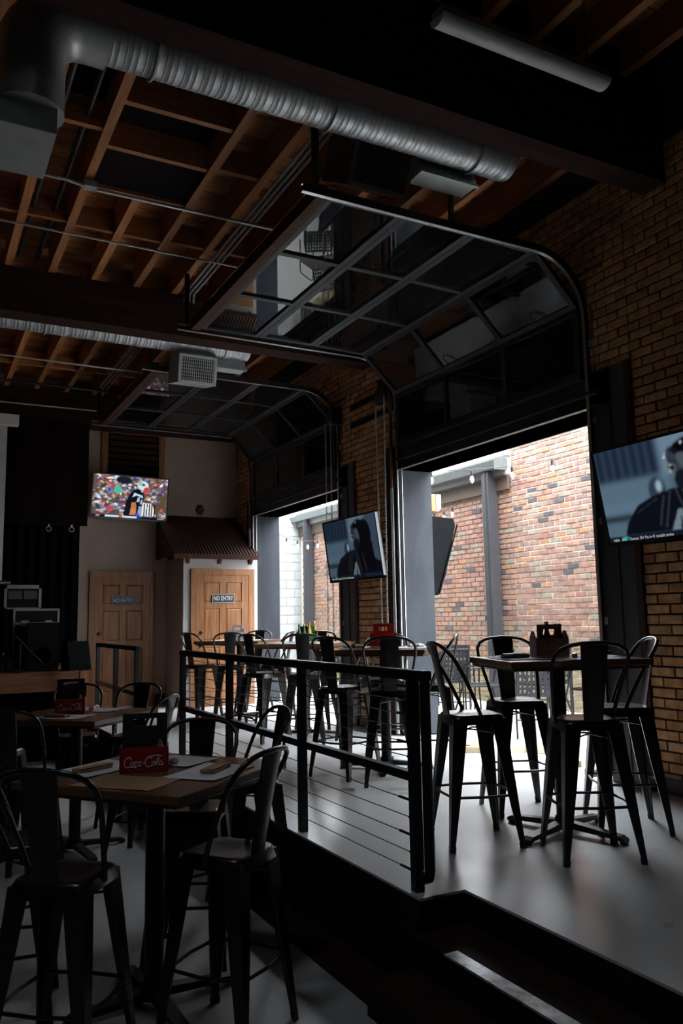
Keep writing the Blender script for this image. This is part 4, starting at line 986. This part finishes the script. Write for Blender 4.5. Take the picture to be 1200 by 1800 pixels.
def tv(loc, rot, W_, H_, canvas, strength, label, sname, arm):
    t = thing('television', label, 'television', loc); t.rotation_euler = rot
    b = .020; D_ = .036
    MB().box(-W_/2, W_/2, -.012, D_*.5, -H_/2, -H_/2+b*1.5).box(-W_/2, W_/2, -.012, D_*.5, H_/2-b, H_/2).box(-W_/2, -W_/2+b, -.012, D_*.5, -H_/2, H_/2).box(W_/2-b, W_/2, -.012, D_*.5, -H_/2, H_/2).build('bezel', 'tv_bezel', t)
    MB().bbox(-W_/2+.004, W_/2-.004, D_*.1, D_*1.0, -H_/2+.004, H_/2-.004, .008).build('back_shell', 'tv_back', t)
    c = canvas; nx, ny = c.W, c.H; sw, sh = W_-2*b, H_-2.5*b
    xs = -sw/2+sw*np.arange(nx)/(nx-1); zs = -H_/2+1.5*b+sh*np.arange(ny)/(ny-1)
    X, Z = np.meshgrid(xs, zs); vs = np.stack([X, np.full_like(X, -.004), Z], -1).reshape(-1, 3)
    idx = np.arange(nx*ny).reshape(ny, nx); fs = np.stack([idx[:-1, :-1], idx[:-1, 1:], idx[1:, 1:], idx[1:, :-1]], -1).reshape(-1, 4)
    me = bpy.data.meshes.new('screen'); me.from_pydata(vs.tolist(), [], fs.tolist()); at_ = me.color_attributes.new('Col', 'FLOAT_COLOR', 'POINT')
    at_.data.foreach_set('color', np.concatenate([c.a.reshape(-1, 3), np.ones((nx*ny, 1))], 1).astype(np.float32).ravel())
    me.materials.append(screenmat(sname, strength)); scr = link('screen', me, t)
    MB().box(-.22, .22, D_, D_+.02, -.18, .18).build('mount_plate', 'black_iron', t)
    MB().bar((0, D_+.02, 0), arm, .06, .06).build('mount_arm', 'black_iron', t)
    return t, scr
emit('ticker_text', (.75, .80, .85), .55); emit('ticker_blue', (.5, .6, .9), .4)
tvn, scr = tv((4.64, 3.89, 2.175), (R(11), 0, R(-90)), 1.28, .74, portrait(), .95, 'large screen on the tan brick wall showing a blue tinted close-up', 'screen_near', (0, .26, .05))
def ticker(t, W_, H_):
    z = -H_/2+.041; e = .019
    text('ticker_text', 'NBA', .030, 'ticker_text', t, (-W_*.435, -.006, z), (R(90), 0, 0), .0003)
    text('ticker_text', 'BOS', .024, 'ticker_text', t, (-W_*.378, -.006, z), (R(90), 0, 0), .0003)
    text('ticker_text', 'Thomas: 30+ Pts in 41 straight games', .033, 'ticker_text', t, (-W_*.34, -.006, z), (R(90), 0, 0), .0003, align='LEFT', sx=.80)
ticker(scr, 1.28, .74)
tvp, scr = tv((4.455, 8.19, 2.10), (R(8), 0, R(-90)), 1.28, .74, portrait(), .62, 'screen on the brick pier between the openings showing a blue tinted close-up', 'screen_pier', (0, .47, .05))
ticker(scr, 1.28, .74)
tv((3.055, 13.06, 3.30), (R(7), R(1.2), R(2)), 1.24, .72, football(), 1.0, 'bright screen on the taupe far wall showing a football game crowd', 'screen_far', (0, .20, .03))

# ------------------------------------------------------------------ wooden six panel doors with NO ENTRY signs
def panel_door(n, x0, x1, y, label, slab, case):
    t = thing('door_%d' % n, label, 'door', ((x0+x1)/2, y, 0), kind='structure')
    W_ = x1-x0; cw = .095; H_ = 2.03; s0, s1 = -W_/2+cw, W_/2-cw
    MB().box(-W_/2, -W_/2+cw, -.04, .0, 0, H_).build('casing', case, t); MB().box(W_/2-cw, W_/2, -.04, .0, 0, H_).build('casing', case, t)
    MB().box(-W_/2, W_/2, -.042, .0, H_, H_+.09).build('head_casing', case, t)
    sw = s1-s0; stl = .115; rails = [(0, .22), (.90, 1.02), (1.50, 1.60), (H_-.12, H_)]
    f = MB().box(s0, s0+stl, -.030, .0, 0, H_).box(s1-stl, s1, -.030, .0, 0, H_).box(-.05, .05, -.0275, .0, 0, H_)
    for a, b in rails: f.box(s0+.001, s1-.001, -.0285, .0, a, b)
    leaf = f.build('door_leaf', slab, t)
    for a, b in ((.22, .90), (1.02, 1.50), (1.60, H_-.12)):
        for xa, xb in ((s0+stl, -.05), (.05, s1-stl)):
            p = MB(); i = .028
            vs = [(xa, -.012, a), (xb, -.012, a), (xb, -.012, b), (xa, -.012, b), (xa+i, -.022, a+i), (xb-i, -.022, a+i), (xb-i, -.022, b-i), (xa+i, -.022, b-i)]
            p.add(vs, [(0,1,5,4),(1,2,6,5),(2,3,7,6),(3,0,4,7),(4,5,6,7)]); p.build('panel', slab, leaf)
    for z, nm, r_ in ((.93, 'knob', .028), (1.13, 'deadbolt', .026)):
        kx = s0+.07
        MB().lathe([(.033, 0), (.033, .006), (.012, .010), (.012, .035), (r_, .042), (r_, .058), (.015, .068)], 16).xf(Matrix.Rotation(R(90), 4, 'X')).xf(Matrix.Translation((kx, -.03, z))).build(nm, 'brass_knob', t, smooth=True)
    # enamel sign
    s = thing('door_sign', 'dark NO ENTRY plate on the %s' % ('left wooden door below the football screen' if n == 1 else 'right wooden door under the small rusty roof'), 'sign', ((x0+x1)/2, y-.034, 1.655), group='no entry signs')
    MB().prism([(-.19, -.055), (-.17, -.075), (.17, -.075), (.19, -.055), (.19, .055), (.17, .075), (-.17, .075), (-.19, .055)], -.006, 0, 'y').build('plate', 'sign_navy', s)
    MB().box(-.165, .165, -.0075, -.006, .062, .067).box(-.165, .165, -.0075, -.006, -.067, -.062).box(-.182, -.177, -.0075, -.006, -.05, .05).box(.177, .182, -.0075, -.006, -.05, .05).build('border', 'carton_lilac' if n == 1 else 'sign_white', s)
    for qx in (-1, 1):
        for qz in (-1, 1): MB().prism([(qx*.165, qz*.067), (qx*.182, qz*.05), (qx*.182, qz*.067)], -.0075, -.006, 'y').build('corner', 'sign_white', s)
    text('lettering', 'NO ENTRY', .098, 'sign_white', s, (0, -.007, 0), (R(90), 0, 0), .001, sx=.66)
    return t
panel_door(1, 2.485, 3.545, YB, 'left brown panelled wooden door below the football screen', 'door_pine_dark', 'door_pine_dark')
# vestibule with the second door and its little rusty roof
VX, VY = 3.72, 12.32
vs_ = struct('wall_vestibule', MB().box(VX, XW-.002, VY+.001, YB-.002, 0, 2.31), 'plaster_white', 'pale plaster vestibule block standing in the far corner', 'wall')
MB().box(VX-.004, VX, VY+.05, YB-.002, 0, 2.31).build('shaded_side', 'plaster', vs_)  # darker plaster puts this side's shade into its colour
panel_door(2, 3.83, 4.88, VY, 'right lighter panelled wooden door under the small rusty roof', 'door_pine', 'door_pine')
t = thing('awning_roof', 'small rusty metal lean-to roof over the right wooden door', 'awning', (4.28, VY, 2.3))
ra = Vector((0, -.10, .04)); rb = Vector((0, YB-VY-.01, .76))
n = 26; wv = []; xs0 = -.74
for j in range(2):
    p = (ra, rb)[j]
    for k in range(n*4+1): wv.append((xs0+(XW-4.28-.01-xs0)*k/(n*4), p.y, p.z+.010*math.sin(k*math.pi/2)))
S = n*4+1
wv2 = wv+[(x, y_, z+.006) for x, y_, z in wv]
fs = [(k, k+1, S+k+1, S+k) for k in range(S-1)]+[(2*S+k, 3*S+k, 3*S+k+1, 2*S+k+1) for k in range(S-1)]+[(k, 2*S+k, 2*S+k+1, k+1) for k in range(S-1)]
MB().add(wv2, fs).build('roof_sheet', 'rust_roof', t)
MB().box(-.74, .65, -.11, -.085, -.03, .045).build('fascia', 'jamb_brown', t)
for k, x in enumerate((-.50, .02, .54)):
    MB().prism([(-.09, .02), (.0, .02), (.0, -.10), (-.03, -.09), (-.085, -.01)], x-.025, x+.025, 'x').build('bracket', 'jamb_brown', t)
MB().prism([(-.08, .02), (YB-VY-.02, .02), (YB-VY-.02, .70)], -.74, -.71, 'x').build('gable_end', 'rust_roof', t)
# louvred window high on the back wall
t = thing('window_2', 'brown framed dark louvre window above the football screen', 'window', (3.15, YB, 4.05), kind='structure')
for nm, b in (('frame_side', (-.52, -.42, -.04, 0, -.45, .42)), ('frame_side', (.42, .52, -.04, 0, -.45, .42)), ('frame_head', (-.52, .52, -.04, 0, .34, .42)), ('frame_sill', (-.52, .52, -.05, 0, -.50, -.42))): MB().box(*b).build(nm, 'door_pine_dark', t)
MB().box(-.42, .42, -.006, -.002, -.42, .34).build('backing', 'dark_panel', t)
for k in range(7): MB().obox(Matrix.Translation((0, -.020, -.36+.105*k)) @ Matrix.Rotation(R(35), 4, 'X'), .83, .012, .095).build('slat', 'beam_wood', t)
t = thing('alarm_bell', 'round brown alarm bell on the far wall above small roof', 'alarm', (4.29, YB, 3.19))
MB().lathe([(.03, 0), (.075, .005), (.075, .03), (.055, .055), (.015, .065)], 20).xf(Matrix.Rotation(R(90), 4, 'X')).build('gong', 'alarm_brown', t, smooth=True)
MB().box(-.05, .05, -.004, 0, -.09, .09).build('back_box', 'alarm_brown', t)
t = thing('thermostat', 'small white thermostat left of the small rusty roof', 'thermostat', (3.69, YB, 2.36))
MB().bbox(-.045, .045, -.028, 0, -.06, .06, .006).build('cover', 'white_enamel', t); MB().box(-.03, .03, -.03, -.028, .0, .035).build('display', 'menu_dark', t)

# ------------------------------------------------------------------ stage corner
t = thing('stage', 'low wooden fronted stage with dark underside at left', 'stage', (.2, 11.0, ZL))
ZS = .70-ZL
MB().box(-3.5, 1.83, 0, 2.25, ZS-.05, ZS).build('stage_deck', 'stage_wood', t)
MB().box(-3.5, 1.76, -.03, 0, ZS-.24, ZS-.012).build('fascia_board', 'stage_wood', t)
MB().box(1.76, 1.86, -.05, .10, 0, ZS).build('corner_post', 'door_pine', t)
MB().box(-3.5, 1.74, .35, .40, 0, ZS-.05).build('dark_void_panel', 'curtain_black', t)  # black sheet stands for the dark open space under the stage
MB().box(1.74, 1.80, .10, 2.25, 0, ZS-.05).build('side_panel', 'stage_wood', t)
def pleated(name, x0, x1, y, z0, z1, m, label, pitch=.16, amp=.035):
    n = int((x1-x0)/pitch*6); vs = []; fs = []
    for j in range(2):
        for off in (0, .008):
            for k in range(n+1):
                x = x0+(x1-x0)*k/n; vs.append((x, y+off+amp*math.sin(x/pitch*2*math.pi)+amp*.3*math.sin(x*11+j), (z0, z1)[j]))
    S = n+1
    for k in range(n): fs += [(k, k+1, 2*S+k+1, 2*S+k), (S+k, 3*S+k, 3*S+k+1, S+k+1)]
    o = MB().add(vs, fs).build(name, m, None, smooth=True); return tag(o, label, 'curtain')
pleated('stage_curtain', -2.2, 2.30, 13.15, .705, 4.40, 'curtain_black', 'black pleated curtain closing the back of the stage')
pleated('stage_valance', -.9, 2.34, 12.80, 2.78, 4.38, 'valance_dark', 'dark reddish valance hanging above the black stage curtain', .5, .02)
for k, x in enumerate((1.78, 2.11)):
    t = thing('curtain_ring', 'small steel ring below the dark valance, %s' % ['the one farther from the door', 'the one nearer the door'][k], 'ring', (x, 12.78, 2.76))
    MB().tube([(.035*math.cos(q), 0, -.04+.035*math.sin(q)) for q in [2*math.pi*j/16 for j in range(16)]], .006, 6, closed=True).build('loop', 'track_steel', t, smooth=True)
    MB().box(-.012, .012, -.01, .01, -.01, .03).build('clip', 'track_steel', t)
t = thing('projection_screen', 'white projection screen cut off by the left picture edge', 'projection screen', (0, 11.75, 1.86))
MB().box(-1.4, 1.06, 0, .006, .03, 2.15).build('cloth', 'screen_cloth', t); MB().cyl((-1.45, 0, .0), (1.17, 0, .0), .022, n=10).build('bottom_bar', 'track_steel', t); MB().bbox(-1.5, 1.2, -.06, .06, 2.15, 2.30).build('case', 'white_enamel', t)
def speaker(loc, rz, label, sx=.40, sy=.36, sz=.62):
    t = thing('loudspeaker', label, 'loudspeaker', loc, rz)
    MB().prism([(-sx/2, 0), (sx/2, 0), (sx/2-.04, sy), (-sx/2+.04, sy)], 0, sz, 'z').build('cabinet', 'speaker_black', t)
    MB().lathe([(.11, 0), (.135, .006), (.135, .012), (.11, .018)], 20).xf(Matrix.Rotation(R(90), 4, 'X')).xf(Matrix.Translation((0, 0, sz*.32))).build('woofer_ring', 'case_black', t, smooth=True)
    MB().box(-.09, .09, -.012, 0, sz*.66, sz*.86).build('horn', 'case_black', t); MB().box(-sx/2+.015, sx/2-.015, -.018, -.012, .02, sz-.02).build('grille', 'speaker_black', t)
    return t
speaker((1.53, 11.22, .702), 0, 'black loudspeaker standing before the silver edged flight case')
t = thing('flight_case', 'black flight case with silver edges standing on the stage', 'flight case', (1.50, 11.9, .716))
MB().box(-.28, .28, -.25, .25, 0, .78).build('body', 'case_black', t)
e = MB()
for x in (-.28, .28):
    for y_ in (-.25, .25): e.box(x-.014, x+.014, y_-.014, y_+.014, 0, .78)
for z in (.0, .60, .78):
    e.box(-.29, .29, -.264, -.236, z-.014, z+.014).box(-.29, .29, .236, .264, z-.014, z+.014).box(-.294, -.266, -.25, .25, z-.014, z+.014).box(.266, .294, -.25, .25, z-.014, z+.014)
e.build('edge_profile', 'case_alu', t)
for x in (-.15, .15): MB().bbox(x-.05, x+.05, -.275, -.262, .56, .64).build('latch', 'case_alu', t)
t = thing('rack_case', 'small open equipment rack with silver frame above the flight case', 'equipment rack', (1.36, 12.13, 1.512))
MB().box(-.22, .22, -.12, .2, .02, .30).build('body', 'case_black', t)
e = MB().box(-.24, -.205, -.14, -.11, 0, .33).box(.205, .24, -.14, -.11, 0, .33).box(-.24, .24, -.14, -.11, .28, .33).box(-.24, .24, -.14, .2, 0, .02); e.build('frame', 'case_alu', t)
for x in (-.10, .10): MB().box(x-.085, x+.085, -.13, -.12, .14, .25).build('meter', 'track_dark', t)
t = thing('monitor_wedge', 'dark floor monitor wedge at the stage corner', 'stage monitor', (1.98, 11.12, .70), R(8))
MB().prism([(-.02, 0), (.36, 0), (.36, .28), (.26, .37), (.12, .37)], -.13, .15, 'x').build('cabinet', 'speaker_black', t)
MB().bar((-.12, .02, .05), (.14, .12, .35), .012, .012).build('corner_strip', 'case_black', t)
t = thing('mixer_desk', 'low dark mixing desk at the left edge of the stage', 'mixing desk', (.98, 11.35, .70))
MB().prism([(-.02, 0), (.5, 0), (.5, .34), (.4, .34), (-.02, .14)], -.35, .22, 'x').build('desk_body', 'case_black', t)
for k in range(6): MB().box(-.3+.08*k, -.285+.08*k, .10, .13, .215, .24).build('fader', 'sheet_grey', t)
t = thing('microphone_stand', 'thin tilted microphone stand before the loudspeaker', 'microphone stand', (1.25, 11.12, .70))
MB().lathe([(.12, 0), (.12, .012), (.02, .03)], 16).build('base', 'black_iron', t); MB().cyl((0, 0, .02), (0, 0, .36), .009, n=8).build('pole', 'black_iron', t); MB().cyl((-.06, 0, .46), (.28, 0, .10), .007, n=8).build('boom', 'black_iron', t)

# ------------------------------------------------------------------ patio furniture and lights outside
def make_chair():
    t = thing('patio_chair', 'x', 'patio chair')
    def lattice(x0, x1, y0, y1, f, nx, ny, bw_, th=.006):
        m = MB()
        for i in range(nx+1):
            x = x0+(x1-x0)*i/nx
            m.add([Vector(f(p[0], p[1], p[2])) for p in MB().box(x-bw_, x+bw_, y0, y1, -th/2, th/2).v], MB().box(0, 1, 0, 1, 0, 1).f)
        for j in range(ny+1):
            y_ = y0+(y1-y0)*j/ny
            m.add([Vector(f(p[0], p[1], p[2])) for p in MB().box(x0, x1, y_-bw_, y_+bw_, -th/2-.0005, th/2+.0005).v], MB().box(0, 1, 0, 1, 0, 1).f)
        return m
    lattice(-.22, .22, -.22, .22, lambda x, y_, z: (x, y_, .44+z-.0), 9, 9, .012).build('seat', 'mesh_black', t)
    lattice(-.22, .22, 0, .40, lambda x, v, z: (x, -.23-.25*v+z, .46+v), 9, 6, .014).build('backrest', 'mesh_black', t)
    for s_ in (-1, 1):
        MB().tube([(s_*.26, .22, 0), (s_*.26, .23, .60), (s_*.26, .20, .655), (s_*.26, .15, .665), (s_*.26, -.20, .665), (s_*.26, -.26, .64), (s_*.255, -.27, .58), (s_*.25, -.28, 0)], .011, 8).build('arm_frame', 'mesh_black', t, smooth=True)
        MB().tube([(s_*.235, -.23, .44), (s_*.235, -.34, .88)], .011, 8).build('back_post', 'mesh_black', t)
        MB().tube([(s_*.235, -.25, .44), (s_*.235, .22, .44)], .011, 8).build('side_rail', 'mesh_black', t)
    MB().tube([(-.235, -.34, .88), (.235, -.34, .88)], .011, 8).build('top_rail', 'mesh_black', t)
    MB().tube([(-.26, .22, .43), (.26, .22, .43)], .010, 8).build('front_rail', 'mesh_black', t)
    MB().tube([(-.26, -.27, .2), (.26, -.27, .2)], .008, 8).build('stretcher', 'mesh_black', t)
    return t
ch0 = make_chair(); ch_tree = tree(ch0)
chl = [(6.45, 9.25, 65, 'black mesh patio armchair directly behind the left stool of carrier table'), (6.95, 9.95, 215, 'black mesh patio armchair farther back beside the round patio table'),
       (6.55, 8.55, 150, 'black mesh patio armchair facing sideways near the grey downspout post'), (7.28, 8.25, 205, 'black mesh patio armchair facing us behind the carrier table'),
       (6.15, 7.15, 60, 'black mesh patio armchair with its back to us behind the nearest stool'), (6.9, 11.2, 160, 'black mesh patio armchair behind the grey steel jamb'),
       (7.25, 7.25, 190, 'black mesh patio armchair against brick wall near the right jamb'), (6.3, 12.6, 60, 'black mesh patio armchair seen through farther opening'), (6.75, 13.6, 215, 'black mesh patio armchair deepest in the farther opening')]
for k, (x, y_, f, lab) in enumerate(chl):
    o = ch0 if k == 0 else copy_tree(ch_tree); o.location = (x, y_, -.005); o.rotation_euler = (0, 0, R(f-90)); tag(o, lab, 'patio chair', 'mesh armchairs on the patio')
def patio_table(x, y_, label):
    t = thing('patio_table', label, 'patio table', (x, y_, -.005), group='round patio tables')
    MB().lathe([(.0, .70), (.36, .70), (.37, .705), (.37, .722), (.36, .728), (.0, .728)], 28).build('tabletop', 'mesh_black', t, smooth=True)
    for k in range(4):
        a = R(45+90*k); MB().tube([(.30*math.cos(a), .30*math.sin(a), .70), (.20*math.cos(a), .20*math.sin(a), .35), (.32*math.cos(a), .32*math.sin(a), 0)], .012, 8).build('leg', 'mesh_black', t, smooth=True)
patio_table(6.95, 9.25, 'round black patio table left of the grey downspout post'); patio_table(6.75, 7.6, 'round black patio table behind the carrier table'); patio_table(6.8, 12.9, 'round black patio table in the farther opening')
bm_ = MB().bbox(-.13, .13, -.042, .042, 0, .055, .006)
bl0 = bm_.mesh('timber_block', 'block_wood')
blk = [(4.84, 6.62, -32, 'pale timber block on the floor, leftmost of the scattered blocks'), (5.02, 6.76, 20, 'pale timber block touching the leftmost block from behind'), (5.18, 6.36, -5, 'pale timber block in the middle of the doorway floor'),
       (5.42, 6.20, -24, 'pale timber block just right of the middle doorway block'), (5.25, 5.55, 35, 'pale timber block lying askew behind the nearest stool'), (5.05, 5.10, -15, 'pale timber block nearest the right door jamb'), (5.62, 5.75, 60, 'pale timber block farthest out towards the patio')]
for x, y_, a, lab in blk:
    o = link('timber_block', bl0, None, (x, y_, 0 if x < 5.3 else (-.005 if x > 5.45 else 0))); o.rotation_euler = (0, 0, R(a)); tag(o, lab, 'timber block', 'timber blocks on the doorway floor')
t = thing('bucket', 'small blue plastic bucket outside by the right door jamb', 'bucket', (6.0, 5.85, -.005))
MB().lathe([(.10, 0), (.13, .30), (.14, .30), (.14, .315), (.125, .315), (.095, .02)], 20).build('pail', 'blue_plastic', t, smooth=True); MB().tube([(.13*math.cos(q), 0, .29+.13*math.sin(q)) for q in [math.pi*j/10 for j in range(11)]], .004, 6).build('handle', 'track_steel', t)
# covered outdoor screen on the outer face of the pier
t = thing('covered_screen', 'outdoor screen wrapped in black vinyl cover beside the jamb', 'covered screen', (XO+.03, 8.62, 2.0))
vs = []; ny = 10; secs = [(.02, -.44, .13, -.44), (.02, -.20, .24, -.20), (.02, .10, .33, .10), (.02, .42, .42, .40), (.06, .50, .38, .49)]
for j in range(ny+1):
    yy = -.60+1.2*j/ny
    for k, (xa, za, xb, zb) in enumerate(secs): vs.append((xa, yy, za)); vs.append((xb+.012*math.sin(j*2.1+k*1.7), yy, zb+.006*math.sin(j*1.3+k)))
S = len(secs)*2; fs = []
for j in range(ny):
    for k in range(len(secs)-1):
        a = j*S+2*k; fs += [(a+1, a+3, a+3+S, a+1+S), (a, a+S, a+2+S, a+2)]
    a = j*S; fs.append((a, a+1, a+1+S, a+S)); a = j*S+S-2; fs.append((a+1, a, a+S, a+1+S))
for j in (0, ny):
    for k in range(len(secs)-1): a = j*S+2*k; fs.append((a, a+1, a+3, a+2))
MB().add(vs, fs).build('cover', 'cover_vinyl', t, smooth=True)
MB().box(0, .10, -.12, .12, -.15, .2).build('wall_bracket', 'black_iron', t)
MB().tube([(.10, -.61, -.43), (.14, -.615, -.42), (.43, -.615, .41)], .012, 6).build('hem', 'cover_vinyl', t)
t = thing('heater_box', 'orange brown metal heater above the vinyl covered screen', 'heater', (5.66, 8.45, 2.62))
MB().bbox(-.16, .06, -.15, .15, -.02, .20, .01).build('housing', 'lamp_box', t); MB().prism([(.06, -.02), (.13, .02), (.13, .20), (.06, .20)], -.15, .15, 'y').build('reflector', 'sheet_grey', t); MB().box(-.30, -.16, -.02, .02, .05, .12).build('bracket', 'black_iron', t)
# string lights
def string(p0, p1, sag, n, label, blabs=None):
    p0, p1 = Vector(p0), Vector(p1); t = thing('string_lights', label, 'string lights', p0)
    def P(q): v = p0.lerp(p1, q); v.z -= sag*4*q*(1-q); return v-p0
    MB().tube([P(k/24) for k in range(25)], .005, 5).build('wire', 'wire_black', t)
    for k in range(n):
        q = P((k+.5)/n); s = MB().lathe([(.014, -.085), (.017, -.08), (.017, -.02), (.006, -.005)], 10).xf(Matrix.Translation(q)).build('socket', 'wire_black', t)
        MB().lathe([(.004, -.175), (.022, -.155), (.029, -.125), (.020, -.095), (.014, -.08)], 12).xf(Matrix.Translation(q)).build('bulb', 'bulb_glass', t, smooth=True)
string((5.36, 9.0, 2.98), (7.98, 11.0, 3.16), .20, 7, 'string of bulbs across the patio over the vinyl covered screen')
string((5.36, 8.3, 3.10), (7.98, 6.9, 3.55), .16, 6, 'string of bulbs rising to the right across the brick wall')
string((5.36, 6.2, 3.35), (7.98, 7.6, 4.0), .12, 4, 'string of bulbs high up near the opening lintel')
string((5.36, 13.4, 3.05), (7.98, 15.6, 3.1), .22, 7, 'string of bulbs across the patio in the farther opening')
